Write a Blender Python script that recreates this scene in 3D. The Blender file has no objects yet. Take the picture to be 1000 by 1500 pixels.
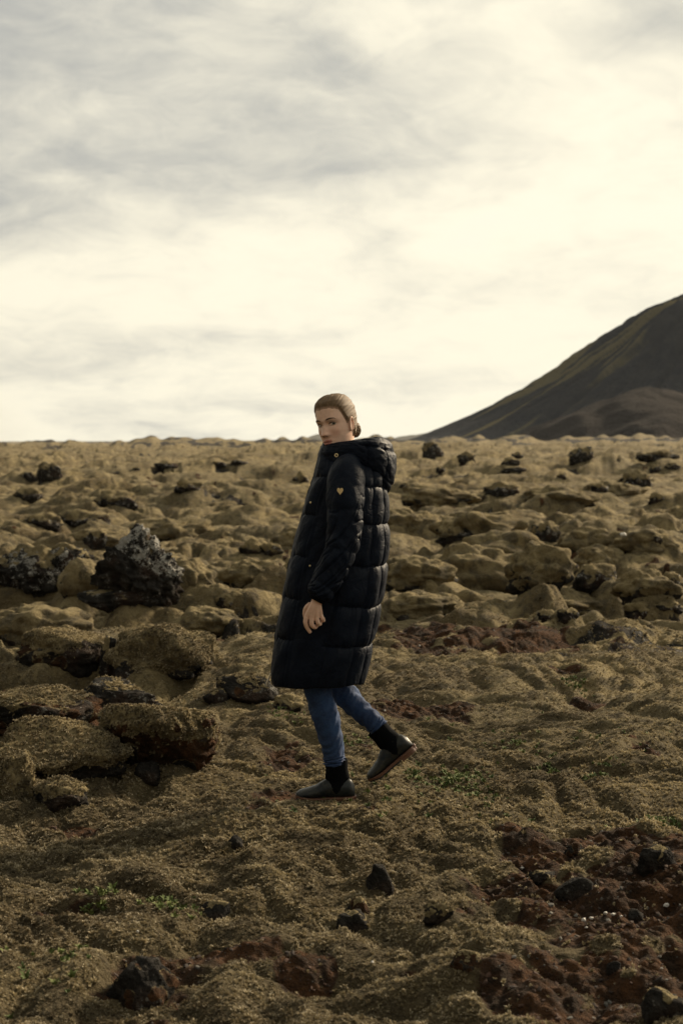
import bpy, math, random
import numpy as np
from mathutils import Vector, Matrix

SC = bpy.context.scene
COL = SC.collection
R = math.radians

# ------------------------------------------------------------------ camera, sky, sun, exposure
F_PX = 2083.0            # focal length in photo pixels (50 mm on a 36 mm high frame)
EYE = 1.53               # camera height above the ground under the walker
PITCH = math.atan(107.0 / F_PX)
cam_d = bpy.data.cameras.new('camera')
cam_d.sensor_fit = 'VERTICAL'
cam_d.sensor_height = 36.0
cam_d.sensor_width = 24.0
cam_d.lens = 50.0
cam_d.clip_start = 0.05
cam_d.clip_end = 20000.0
cam_d.dof.use_dof = True
cam_d.dof.focus_distance = 6.0
cam_d.dof.aperture_fstop = 4.5
cam = bpy.data.objects.new('camera', cam_d)
COL.objects.link(cam)
cam.location = (0, 0, EYE)
cam.rotation_euler = (math.pi / 2 - PITCH, 0, 0)
SC.camera = cam

SC.view_settings.view_transform = 'Standard'
SC.view_settings.look = 'None'
SC.view_settings.exposure = 0.55
SC.view_settings.gamma = 1.0
SC.view_settings.use_curve_mapping = False
SC.cycles.use_denoising = True
SC.cycles.max_bounces = 6
SC.cycles.diffuse_bounces = 3
SC.cycles.sample_clamp_indirect = 4.0

SUN_AZ, SUN_EL = R(48), R(27)
SUN_DIR = Vector((math.sin(SUN_AZ) * math.cos(SUN_EL), math.cos(SUN_AZ) * math.cos(SUN_EL), math.sin(SUN_EL)))
sun_d = bpy.data.lights.new('sun', 'SUN')
sun_d.energy = 5.0
sun_d.angle = R(9)
sun_d.color = (1.0, 0.82, 0.58)
sun = bpy.data.objects.new('sun', sun_d)
COL.objects.link(sun)
sun.rotation_euler = SUN_DIR.to_track_quat('Z', 'Y').to_euler()
sun.location = (20, 40, 30)


class NT:
    """small helper around a node tree"""
    def __init__(self, tree):
        self.t = tree
        self.n = tree.nodes
        self.l = tree.links

    def add(self, typ, props=None, **ins):
        nd = self.n.new(typ)
        for k, v in (props or {}).items():
            setattr(nd, k, v)
        for k, v in ins.items():
            self.set(nd, k, v)
        return nd

    def set(self, nd, k, v):
        key = int(k[1:]) if k[0] == 'i' and k[1:].isdigit() else k.replace('_', ' ')
        s = nd.inputs[key]
        if isinstance(v, bpy.types.NodeSocket):
            self.l.new(v, s)
        else:
            s.default_value = v

    def math(self, op, a, b=0.0, c=0.0, clamp=False):
        nd = self.add('ShaderNodeMath', {'operation': op, 'use_clamp': clamp}, i0=a, i1=b, i2=c)
        return nd.outputs[0]

    def vmath(self, op, a, b=(0, 0, 0)):
        nd = self.add('ShaderNodeVectorMath', {'operation': op}, i0=a, i1=b)
        return nd.outputs['Value'] if op in ('DOT_PRODUCT', 'LENGTH') else nd.outputs[0]

    def mix(self, fac, a, b, blend='MIX'):
        nd = self.n.new('ShaderNodeMix')
        nd.data_type = 'RGBA'
        nd.blend_type = blend
        for s, v in ((nd.inputs[0], fac), (nd.inputs[6], a), (nd.inputs[7], b)):
            if isinstance(v, bpy.types.NodeSocket):
                self.l.new(v, s)
            else:
                s.default_value = v if s == nd.inputs[0] else (tuple(v) + (1.0,))[:4]
        return nd.outputs[2]

    def noise(self, vec, scale, detail=4.0, rough=0.55, dist=0.0):
        nd = self.add('ShaderNodeTexNoise', None, Vector=vec, Scale=scale, Detail=detail, Roughness=rough, Distortion=dist)
        return nd.outputs['Fac']

    def rng(self, v, a, b, c=0.0, d=1.0, smooth=True):
        nd = self.add('ShaderNodeMapRange', {'interpolation_type': 'SMOOTHSTEP' if smooth else 'LINEAR', 'clamp': True})
        for k, x in enumerate((v, a, b, c, d)):
            if isinstance(x, bpy.types.NodeSocket):
                self.l.new(x, nd.inputs[k])
            else:
                nd.inputs[k].default_value = x
        return nd.outputs[0]


world = bpy.data.worlds.new("World")
SC.world = world
world.use_nodes = True
wt = NT(world.node_tree)
wt.n.clear()
w_out = wt.n.new('ShaderNodeOutputWorld')
w_bg = wt.n.new('ShaderNodeBackground')
w_bg.inputs['Strength'].default_value = 0.081
sky = wt.add('ShaderNodeTexSky', {'sky_type': 'NISHITA', 'sun_disc': False, 'sun_elevation': SUN_EL, 'sun_rotation': SUN_AZ,
                                  'altitude': 100.0, 'air_density': 1.0, 'dust_density': 2.0})
tc = wt.n.new('ShaderNodeTexCoord')
dvec = wt.vmath('NORMALIZE', tc.outputs['Generated'])
sep = wt.add('ShaderNodeSeparateXYZ', None, i0=dvec)
dx, dy, dz = sep.outputs
zc = wt.math('ADD', wt.math('MAXIMUM', dz, 0.0), 0.28)
cu = wt.math('DIVIDE', dx, zc)
cv = wt.math('DIVIDE', dy, zc)
cvec = wt.add('ShaderNodeCombineXYZ', None, i0=cu, i1=cv, i2=0.0).outputs[0]
# two cloud sheets: a soft high veil and lower broken stratocumulus
veil = wt.noise(wt.vmath('ADD', cvec, (3.1, 7.7, 0.0)), 1.15, 3.0, 0.5, 0.3)
lump = wt.noise(wt.vmath('ADD', cvec, (11.3, 2.9, 4.0)), 2.7, 7.0, 0.56, 0.5)
fine = wt.noise(wt.vmath('ADD', cvec, (1.3, 5.9, 9.0)), 8.5, 8.0, 0.62, 0.8)
sdot = wt.math('MAXIMUM', wt.vmath('DOT_PRODUCT', dvec, tuple(SUN_DIR)), 0.0)
glow = wt.math('POWER', sdot, 5.0)
glow2 = wt.math('POWER', sdot, 26.0)
# thickness of the cloud: more of it away from the sun, thin near the horizon
gdir = Vector((-0.30, 0.90, 0.42)).normalized()
left = wt.math('POWER', wt.math('MAXIMUM', wt.vmath('DOT_PRODUCT', dvec, tuple(gdir)), 0.0), 60.0)
thick = wt.math('ADD', wt.math('MULTIPLY', lump, 0.70), wt.math('MULTIPLY', veil, 0.45))
thick = wt.math('ADD', thick, wt.math('MULTIPLY', wt.math('SUBTRACT', fine, 0.2), 0.30))
thick = wt.math('ADD', thick, wt.math('MULTIPLY', left, 0.36))
thick = wt.math('SUBTRACT', thick, wt.math('MULTIPLY', glow2, 0.18))
tdir = Vector((math.sin(R(9)) * math.cos(R(8)), math.cos(R(9)) * math.cos(R(8)), math.sin(R(8))))
thin = wt.math('POWER', wt.math('MAXIMUM', wt.vmath('DOT_PRODUCT', dvec, tuple(tdir)), 0.0), 70.0)
thick = wt.math('SUBTRACT', thick, wt.math('MULTIPLY', thin, 0.13))
low = wt.rng(dz, 0.0, 0.17, 0.0, 1.0)
thick = wt.math('SUBTRACT', thick, wt.math('MULTIPLY', wt.math('SUBTRACT', 1.0, low), 0.15))
dens = wt.rng(thick, 0.44, 0.96, 0.0, 1.0)
c_thin = (9.2, 8.6, 6.85)
c_thick = (3.75, 3.8, 3.65)
ccol = wt.mix(dens, c_thin, c_thick)
# the cloud away from the sun is lit less
away = wt.rng(wt.vmath('DOT_PRODUCT', dvec, tuple(SUN_DIR)), -0.5, 0.62, 0.38, 1.0)
ccol = wt.mix(1.0, ccol, wt.add('ShaderNodeCombineColor', None, i0=away, i1=away, i2=away).outputs[0], 'MULTIPLY')
gap = wt.rng(thick, 0.30, 0.55, 0.12, 0.0)
final = wt.mix(gap, ccol, sky.outputs[0])
# the sky overhead, above the frame, is dimmed a little
over = wt.rng(dz, 0.32, 0.80, 1.0, 0.80)
final = wt.mix(1.0, final, wt.add('ShaderNodeCombineColor', None, i0=over, i1=over, i2=over).outputs[0], 'MULTIPLY')
wt.l.new(final, w_bg.inputs['Color'])
wt.l.new(w_bg.outputs[0], w_out.inputs['Surface'])


# ------------------------------------------------------------------ helpers
def ray(px, py):
    """unit-depth ray through a photo pixel: world = camera + Y * ray"""
    cx, cz = (px - 500.0) / F_PX, (750.0 - py) / F_PX
    y = math.cos(PITCH) + cz * math.sin(PITCH)
    z = -math.sin(PITCH) + cz * math.cos(PITCH)
    return cx / y, z / y


def at(px, py, Y):
    a, b = ray(px, py)
    return np.array((a * Y, Y, EYE + b * Y))


def hashi(ix, iy, iz, seed):
    h = (ix.astype(np.int64) * 374761393 + iy.astype(np.int64) * 668265263 + iz * 2147483647 + seed * 974634777) & 0xFFFFFFFF
    h = ((h ^ (h >> 13)) * 1274126177) & 0xFFFFFFFF
    h = (h ^ (h >> 16)) & 0xFFFFFFFF
    h = (h * 2246822519) & 0xFFFFFFFF
    return h ^ (h >> 15)


def perlin(x, y, seed=0):
    x = np.asarray(x, dtype=np.float64)
    y = np.asarray(y, dtype=np.float64)
    x, y = np.broadcast_arrays(x, y)
    x0 = np.floor(x)
    y0 = np.floor(y)
    fx, fy = x - x0, y - y0
    ux = fx * fx * fx * (fx * (fx * 6 - 15) + 10)
    uy = fy * fy * fy * (fy * (fy * 6 - 15) + 10)

    def g(i, j):
        a = hashi(x0 + i, y0 + j, 0, seed) * (2 * np.pi / 4294967296.0)
        return np.cos(a) * (fx - i) + np.sin(a) * (fy - j)
    a = g(0, 0)
    a = a + ux * (g(1, 0) - a)
    b = g(0, 1)
    b = b + ux * (g(1, 1) - b)
    return (a + uy * (b - a)) * 1.42


_G3 = None


def perlin3(p, seed=0):
    global _G3
    if _G3 is None:
        rg = np.random.RandomState(5)
        _G3 = rg.normal(size=(1024, 3))
        _G3 /= np.linalg.norm(_G3, axis=1)[:, None]
    p = np.asarray(p, dtype=np.float64)
    i0 = np.floor(p)
    f = p - i0
    u = f * f * f * (f * (f * 6 - 15) + 10)
    out = 0
    for i in (0, 1):
        for j in (0, 1):
            for k in (0, 1):
                h = hashi(i0[..., 0] + i, i0[..., 1] + j, (i0[..., 2] + k).astype(np.int64) * 1442695 % 99991, seed) & 1023
                gr = _G3[h]
                d = f - np.array((i, j, k))
                w = (u[..., 0] if i else 1 - u[..., 0]) * (u[..., 1] if j else 1 - u[..., 1]) * (u[..., 2] if k else 1 - u[..., 2])
                out = out + w * (gr * d).sum(-1)
    return out * 1.5


def ss(a, b, v):
    t = np.clip((v - a) / (b - a), 0, 1)
    return t * t * (3 - 2 * t)


def mesh_from(name, verts, faces, mat=None, smooth=True, uvsmooth=None):
    """faces: (N,4) or (N,3) int array, or list"""
    me = bpy.data.meshes.new(name)
    verts = np.asarray(verts, dtype=np.float32)
    if isinstance(faces, np.ndarray):
        n, k = faces.shape
        me.vertices.add(len(verts))
        me.vertices.foreach_set('co', verts.ravel())
        me.loops.add(n * k)
        me.loops.foreach_set('vertex_index', faces.astype(np.int32).ravel())
        me.polygons.add(n)
        me.polygons.foreach_set('loop_start', np.arange(0, n * k, k, dtype=np.int32))
        me.polygons.foreach_set('loop_total', np.full(n, k, dtype=np.int32))
        me.update(calc_edges=True)
    else:
        me.from_pydata([tuple(map(float, v)) for v in verts], [], [tuple(map(int, f)) for f in faces])
    me.polygons.foreach_set('use_smooth', np.full(len(me.polygons), bool(smooth)))
    me.validate()
    if mat:
        me.materials.append(mat)
    return me


def attr(me, name, vals):
    a = me.attributes.new(name, 'FLOAT', 'POINT')
    a.data.foreach_set('value', np.asarray(vals, dtype=np.float32))


def link(name, me, parent=None):
    o = bpy.data.objects.new(name, me)
    COL.objects.link(o)
    if parent is not None:
        o.parent = parent
    return o


def tag(o, label=None, cat=None, group=None, kind=None):
    for k, v in (('label', label), ('category', cat), ('group', group), ('kind', kind)):
        if v:
            o[k] = v
    return o


def grid_faces(n, m, wrap=True):
    i = np.arange(n - 1)[:, None]
    j = np.arange(m if wrap else m - 1)[None, :]
    j2 = (j + 1) % m
    return np.stack([i * m + j, i * m + j2, (i + 1) * m + j2, (i + 1) * m + j], -1).reshape(-1, 4)


def pbsdf(name, base=(0.5, 0.5, 0.5), rough=0.6, **kw):
    m = bpy.data.materials.new(name)
    m.use_nodes = True
    nt = NT(m.node_tree)
    b = nt.n['Principled BSDF']
    b.inputs['Base Color'].default_value = tuple(base) + (1,)
    b.inputs['Roughness'].default_value = rough
    for k, v in kw.items():
        b.inputs[k.replace('_', ' ')].default_value = v
    return m, nt, b


def bump(nt, b, height, strength=0.5, dist=0.01):
    nd = nt.add('ShaderNodeBump', None, Strength=strength, Distance=dist, Height=height)
    nt.l.new(nd.outputs[0], b.inputs['Normal'])
    return nd
# ------------------------------------------------------------------ materials of the lava field
def moss_colour(nt, pos):
    """the moss: straw-olive, grey-olive and brown clumps; pos in metres"""
    big = nt.noise(pos, 0.35, 4, 0.6, 0.4)
    mid = nt.noise(pos, 2.6, 5, 0.65, 0.5)
    sml = nt.noise(pos, 24.0, 4, 0.7)
    grn = nt.noise(pos, 110.0, 2, 0.7)
    c = nt.mix(nt.rng(big, 0.36, 0.64), (0.268, 0.214, 0.112), (0.188, 0.156, 0.090))
    c = nt.mix(nt.rng(mid, 0.44, 0.70, 0.0, 0.85), c, (0.090, 0.066, 0.032))
    pat = nt.noise(pos, 0.9, 5, 0.62, 0.6)
    c = nt.mix(nt.rng(pat, 0.46, 0.66, 0.0, 0.85), c, (0.078, 0.057, 0.030))
    cus = nt.rng(nt.noise(pos, 6.0, 5, 0.64, 0.8), 0.44, 0.64)
    c = nt.mix(nt.math('MULTIPLY', cus, 0.85), c, (0.058, 0.050, 0.036))
    c = nt.mix(nt.rng(sml, 0.50, 0.74, 0.0, 0.7), c, (0.070, 0.050, 0.026))
    c = nt.mix(nt.rng(grn, 0.54, 0.72, 0.0, 0.55), c, (0.30, 0.25, 0.15))
    return c, cus


def make_lava_material():
    m, nt, b = pbsdf('moss_and_lava', rough=0.95)
    b.inputs['Specular IOR Level'].default_value = 0.12
    pos = nt.add('ShaderNodeTexCoord').outputs['Object']
    a_dirt = nt.add('ShaderNodeAttribute', {'attribute_name': 'dirt'}).outputs['Fac']
    a_rock = nt.add('ShaderNodeAttribute', {'attribute_name': 'rock'}).outputs['Fac']
    a_lich = nt.add('ShaderNodeAttribute', {'attribute_name': 'lichen'}).outputs['Fac']
    moss, _ = moss_colour(nt, pos)
    n1 = nt.noise(pos, 9.0, 6, 0.7, 0.4)
    n2 = nt.noise(pos, 55.0, 4, 0.7)
    n3 = nt.noise(pos, 3.0, 4, 0.6)
    dirt = nt.mix(nt.rng(n1, 0.35, 0.68), (0.022, 0.014, 0.009), (0.088, 0.042, 0.019))
    dirt = nt.mix(nt.rng(n2, 0.5, 0.72, 0, 0.7), dirt, (0.020, 0.015, 0.012))
    dirt = nt.mix(nt.rng(n3, 0.58, 0.75, 0, 0.6), dirt, (0.085, 0.062, 0.038))
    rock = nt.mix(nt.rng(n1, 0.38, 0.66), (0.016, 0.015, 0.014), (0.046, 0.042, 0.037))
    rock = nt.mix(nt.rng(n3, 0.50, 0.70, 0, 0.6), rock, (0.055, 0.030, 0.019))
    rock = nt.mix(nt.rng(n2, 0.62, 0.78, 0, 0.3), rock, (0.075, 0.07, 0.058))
    lich = nt.rng(nt.math('ADD', nt.math('ADD', nt.math('MULTIPLY', n2, .5), nt.math('MULTIPLY', n1, 1.0)), nt.math('MULTIPLY', nt.math('SUBTRACT', a_lich, .4), .10)), 0.84, 0.92)
    rock = nt.mix(nt.math('MULTIPLY', lich, nt.math('MINIMUM', nt.math('MULTIPLY', a_lich, 1.5), 1.0)), rock, (0.36, 0.35, 0.32))
    edge = nt.math('MULTIPLY', nt.math('SUBTRACT', n2, 0.5), 0.5)
    edge = nt.math('ADD', edge, nt.math('MULTIPLY', nt.math('SUBTRACT', n1, 0.5), 0.5))
    fd = nt.rng(nt.math('ADD', a_dirt, edge), 0.40, 0.60)
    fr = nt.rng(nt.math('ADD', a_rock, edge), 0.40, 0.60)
    a_th = nt.add('ShaderNodeAttribute', {'attribute_name': 'thatch'}).outputs['Fac']
    moss = nt.mix(nt.math('MULTIPLY', a_th, .75), moss, (0.045, 0.034, 0.019))
    c = nt.mix(fd, moss, dirt)
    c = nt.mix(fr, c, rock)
    nt.l.new(c, b.inputs['Base Color'])
    b.inputs['Sheen Weight'].default_value = 0.0
    nt.l.new(nt.math('MULTIPLY', nt.math('SUBTRACT', 1.0, nt.math('MAXIMUM', fd, fr)), 0.06), b.inputs['Sheen Weight'])
    b.inputs['Sheen Roughness'].default_value = 0.6
    b.inputs['Sheen Tint'].default_value = (0.9, 0.75, 0.45, 1)
    hn = nt.math('ADD', nt.math('MULTIPLY', nt.noise(pos, 6.5, 4, 0.6), 1.6), nt.math('ADD', nt.math('MULTIPLY', nt.noise(pos, 22.0, 5, 0.7), 1.0), nt.math('MULTIPLY', nt.noise(pos, 95.0, 3, 0.7), 0.45)))
    bump(nt, b, hn, 1.0, 0.042)
    return m


M_LAVA = make_lava_material()

# ------------------------------------------------------------------ terrain
# hand placed moss mounds: (pixel x, pixel y of the foot, width px, height px, depth/width)
MOUNDS = [
    (365, 853, 95, 30, .8), (215, 900, 230, 42, .8), (225, 985, 150, 80, .7), (60, 905, 150, 45, .7),
    (290, 905, 90, 30, 1), (120, 870, 120, 52, .9), (265, 865, 100, 48, .9), (340, 905, 60, 30, .9), (30, 850, 90, 42, 1.),
    (120, 960, 170, 50, .7),
    (690, 862, 190, 62, .7), (790, 850, 100, 62, .9), (885, 850, 80, 40, .9), (620, 850, 120, 40, .8), (740, 815, 180, 45, .7),
    (700, 790, 150, 40, .7), (620, 905, 120, 30, .7), (840, 895, 130, 30, .7), (760, 900, 160, 20, .7), (950, 870, 100, 40, .8),
    (950, 800, 110, 35, .8), (860, 800, 100, 30, .8), (830, 735, 120, 28, .8), (650, 735, 130, 26, .8), (900, 720, 90, 25, .8),
    (690, 700, 120, 18, .8), (600, 770, 90, 30, .8), (620, 720, 80, 25, .8), (960, 760, 90, 25, .8), (770, 770, 90, 25, .8),
    (980, 900, 120, 30, .6), (900, 935, 150, 25, .6), (960, 1030, 200, 40, .5), (820, 1050, 120, 25, .6),
]
HOLLOWS = [(268, 982, 46, 30, .20), (140, 886, 70, 40, .25), (215, 1142, 60, 30, .10), (740, 850, 90, 30, .2), (880, 862, 70, 30, .2),
           (850, 1025, 60, 20, .06), (865, 1010, 50, 16, .05)]
# bare soil: (pixel x, pixel y, width px, height px, strength)
DIRT = [(690, 925, 330, 60, 1), (945, 1380, 540, 350, 1.08), (200, 1462, 230, 150, 1), (610, 1028, 170, 26, .95), (430, 1098, 150, 40, .9),
        (450, 1430, 110, 70, .85), (520, 1332, 50, 30, .9), (440, 1160, 150, 22, .72), (380, 1180, 60, 24, .85), (525, 1085, 60, 18, .8), (330, 1395, 160, 40, .7),
        (85, 930, 150, 30, .9), (640, 1340, 40, 22, .7), (885, 1232, 190, 40, .8), (110, 1190, 90, 22, .8), (860, 1020, 80, 16, .7),
        (780, 1480, 200, 90, .75), (600, 1440, 60, 40, .6)]


def flatY(py):
    return -EYE / ray(500, py)[1]


_MW = []
for (px, py, w, h, dr) in MOUNDS:
    Y = flatY(py)
    hw = w / 2 / F_PX * Y
    _MW.append((ray(px, py)[0] * (Y + hw * dr), Y + hw * dr, hw, hw * dr, h / F_PX * Y * 1.05))
_HW = []
for (px, py, w, h, d) in HOLLOWS:
    Y0, Y1 = flatY(py + h / 2), flatY(py - h / 2)
    Y = (Y0 + Y1) / 2
    _HW.append((ray(px, py)[0] * Y, Y, w / 2 / F_PX * Y, (Y1 - Y0) / 2, d))


def billow(x, y, seed):
    return np.sqrt(perlin(x, y, seed) ** 2 + 0.0025) * 1.5


def pil(b):
    b = np.clip(b, 0, 1)
    return 1 - (1 - b) ** 1.6


def pits(x, y):
    a = x + .25 * perlin(x / .6, y / .6, 17)
    b = y + .25 * perlin(x / .6, y / .6, 18)
    return ss(.30, .62, perlin(a / 1.6, b / .9, 16) + .35 * perlin(a / .55, b / .4, 19) + .25 * perlin(a / 6, b / 6, 9))


def H(x, y):
    x = np.asarray(x, dtype=np.float64)
    y = np.asarray(y, dtype=np.float64)
    r = np.hypot(x, y)
    wx = x + 0.30 * perlin(x / 1.7, y / 1.7, 1) + 0.12 * perlin(x / .5, y / .5, 2)
    wy = y + 0.30 * perlin(x / 1.7, y / 1.7, 3) + 0.12 * perlin(x / .5, y / .5, 4)
    # where the lava is rough: everything but the moss carpet the walker crosses
    edge = perlin(x / 2.2, y / 2.2, 6) * 0.7
    rough = np.maximum(ss(10.6, 12.6, r + edge + 0.0 * x), ss(7.4, 9.0, r + edge) * ss(-0.5, -1.3, x + edge * .5))
    rough = np.where(y < 0, ss(7, 10, r), rough)
    amp = 0.55 + 0.65 * ss(-0.35, 0.45, perlin(x / 9.0, y / 9.0, 8))
    wx = wx * .68
    L1 = billow(wx / 2.4, wy / 2.4, 11)
    L2 = billow(wx / 1.05 + 3, wy / 1.05, 12)
    L3 = billow(wx / .42, wy / .42, 13)
    L4 = billow(wx / .17, wy / .17, 14)
    far = ss(22, 60, r)
    L0 = billow(wx / 8.0, wy / 8.0, 10)
    hr = amp * (0.20 * perlin(wx / 1.9 + 7, wy / 1.9, 15) + 0.22 * pil(L1) + 0.30 * (1 - .6 * ss(60, 140, r)) * pil(L2) * (0.5 + .5 * pil(L1)) + (1 - .95 * ss(18, 55, r)) * (0.115 * pil(L3) * (0.4 + .6 * pil(L2)) + 0.020 * L4)) - 0.28
    hr = hr + far * (0.85 * L0 - 0.45)
    # the ground sinks behind the near plateau and climbs again to the skyline
    dip = -0.22 * ss(10.5, 14, r) + 0.42 * ss(18, 60, r) + 0.35 * ss(60, 200, r)
    # right side: the plateau lip
    big = 0.9 * perlin(x / 60, y / 60, 20) * ss(40, 120, r)
    # carpet
    wx = wx / .68
    c1 = perlin(x / 1.25, y / 1.25, 21) * 0.075
    c2 = pil(billow(wx / .55, wy / .55, 22)) * 0.062
    c3 = pil(billow(wx / .21 + 9, wy / .21, 23)) * 0.044
    c4 = billow(wx / .085, wy / .085, 24) * 0.012
    c3, c4 = c3 * (1 - ss(18, 50, r)), c4 * (1 - ss(10, 30, r))
    carpet = c1 + c2 + c3 - 0.065
    near_w = np.exp(-(((x + 0.02) / 0.55) ** 2 + ((y - 6.15) / 0.45) ** 2))
    carpet = carpet * (1 - 0.85 * near_w) + c4 - 0.005
    hr = hr - .32 * pits(x, y)
    h = carpet + rough * hr + dip * ss(9, 12, r) + big
    # the soil bank on the lower right stands a little proud
    bank = np.exp(-(((x - 1.25) / 0.75) ** 2 + ((y - 4.55) / 0.75) ** 2))
    h = h + 0.13 * bank
    nearm = (r < 11) & (y > 0)
    if nearm.any():
        xm, ym = x[nearm], y[nearm]
        dm = dirt_mask(xm, ym)
        h[nearm] += dm * (.019 * perlin(xm / .16, ym / .16, 25) + .013 * np.abs(perlin(xm / .07, ym / .07, 26)) + .012 * perlin(xm / .03, ym / .03, 27) - .02)
    wob = 1 + 0.42 * perlin(x / .5, y / .5, 31) + 0.22 * perlin(x / .2, y / .2, 32)
    lump = 0.16 * pil(L2) + 0.07 * pil(L3) - 0.10
    for (cx, cy, a, b, hh) in _MW:
        m = (np.abs(x - cx) < a * 1.6) & (np.abs(y - cy) < b * 1.6)
        if not m.any():
            continue
        q = ((x[m] - cx) / a) ** 2 + ((y[m] - cy) / b) ** 2
        d = np.sqrt(q) * wob[m]
        D = ss(1.0, .30, d)
        h[m] = h[m] * (1 - .65 * D) + (.26 * hh + lump[m]) * D
    for (cx, cy, a, b, dd) in _HW:
        q = ((x - cx) / a) ** 2 + ((y - cy) / b) ** 2
        h = h - dd * np.exp(-q * 1.2)
    # skyline: low broken ridges that reach eye height
    az = np.arctan2(x, np.maximum(y, 1e-3)) * F_PX
    sky_h = 1.45 + 1.5 * perlin(az / 60.0, 0.5, 41) * 0.9 + 0.9 * perlin(az / 17.0, 2.5, 42) + 0.55 * ss(-100, 350, az) - 0.5 * ss(-200, -450, az)
    h = h + ss(230, 330, r) * (sky_h - h) * np.where(r > 330, 1, 1) * (1 - ss(420, 900, r))
    h = h - 6.0 * ss(420, 900, r)
    return h


def Hs(x, y):
    return float(H(np.array([x]), np.array([y]))[0])


def hit(px, py):
    """first point of the terrain along a photo pixel's ray"""
    a, b = ray(px, py)
    Y = np.concatenate([np.arange(2.8, 30, .01), np.arange(30, 420, .1)])
    h = H(a * Y, Y)
    k = np.argmax(EYE + b * Y < h)
    Y = Y[k] if k else flatY(max(py, 652))
    return a * Y, Y, Hs(a * Y, Y)


def dirt_mask(x, y):
    wob = perlin(x / .45, y / .45, 51) * .42 + perlin(x / .15, y / .15, 52) * .30
    d = np.zeros_like(x)
    for (px, py, w, h, s) in DIRT:
        Y0, Y1 = flatY(py + h / 2), flatY(py - h / 2)
        Y = (Y0 + Y1) / 2
        cx, a, b = ray(px, py)[0] * Y, w / 2 / F_PX * Y, (Y1 - Y0) / 2
        q = np.sqrt(((x - cx) / a) ** 2 + ((y - Y) / b) ** 2) + wob
        d = np.maximum(d, s * (1 - ss(0.55, 1.15, q)))
    spot = perlin(x / .6, y / .6, 55) + .5 * perlin(x / .19, y / .19, 56)
    d = np.maximum(d, ss(.62, .86, spot) * .8)
    # clumps of moss that survived on the soil
    keep = ss(.38, .62, perlin(x / .33, y / .33, 57) + .4 * perlin(x / .1, y / .1, 58))
    return d * (1 - .85 * keep)


def build_ground():
    rs = [0.02, 0.3, 0.8, 1.4, 2.0, 2.4]
    r = 2.6
    while r < 4200:
        rs.append(r)
        d = 0.30 * r * r / (EYE * 1422)
        r += min(max(d, 0.0062), 0.0095 * r if r < 400 else 0.05 * r)
    rs = np.array(rs)
    core = np.arange(-17.0, 17.0001, 0.0385)
    side = 17 + np.cumsum(np.geomspace(0.06, 4.5, 70))
    side = side[side < 176]
    th = np.radians(np.concatenate([-side[::-1], core, side]))
    n, m = len(rs), len(th)
    X = rs[:, None] * np.sin(th)[None, :]
    Y = rs[:, None] * np.cos(th)[None, :]
    Z = np.empty_like(X)
    for i in range(0, n, 200):
        Z[i:i + 200] = H(X[i:i + 200].ravel(), Y[i:i + 200].ravel()).reshape(-1, m)
    # slope
    dzr = np.gradient(Z, axis=0) / np.gradient(rs)[:, None]
    dzt = np.gradient(Z, axis=1) / (np.gradient(th)[None, :] * np.maximum(rs[:, None], .1))
    slope = np.hypot(dzr, dzt)
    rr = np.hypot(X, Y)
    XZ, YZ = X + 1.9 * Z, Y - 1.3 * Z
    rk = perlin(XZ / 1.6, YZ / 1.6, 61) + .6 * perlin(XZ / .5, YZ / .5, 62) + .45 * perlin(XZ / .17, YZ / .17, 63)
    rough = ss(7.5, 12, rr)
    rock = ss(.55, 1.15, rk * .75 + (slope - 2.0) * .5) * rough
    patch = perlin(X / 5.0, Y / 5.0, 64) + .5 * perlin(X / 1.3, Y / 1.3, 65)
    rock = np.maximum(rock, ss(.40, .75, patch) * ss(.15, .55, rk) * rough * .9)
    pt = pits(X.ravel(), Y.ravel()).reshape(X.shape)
    rock = np.maximum(rock, ss(.25, .8, pt + .35 * rk) * rough * .85)  # bare lava in the pits, its dark also painting their depth shade
    azp = np.arctan2(X, np.maximum(Y, 1e-3)) * F_PX
    rock = np.maximum(rock, .8 * ss(150, 220, rr) * ss(-.25, .25, perlin(azp / 40, Z * 1.1, 66) + .5 * perlin(azp / 11, Z * 2.3, 67) - .3 * ss(0, 300, azp)))
    dirt = dirt_mask(X.ravel(), Y.ravel())
    me = mesh_from('ground', np.stack([X, Y, Z], -1).reshape(-1, 3), grid_faces(n, m), M_LAVA)
    attr(me, 'dirt', dirt)
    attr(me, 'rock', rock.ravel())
    attr(me, 'lichen', np.full(n * m, .35))
    attr(me, 'thatch', (1 - ss(5.5, 10.0, rr)).ravel())
    o = link('ground', me)
    tag(o, 'mossy lava field of soft olive humps reaching to the skyline', 'ground', kind='structure')
    return n * m


print('ground verts', build_ground())


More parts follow.
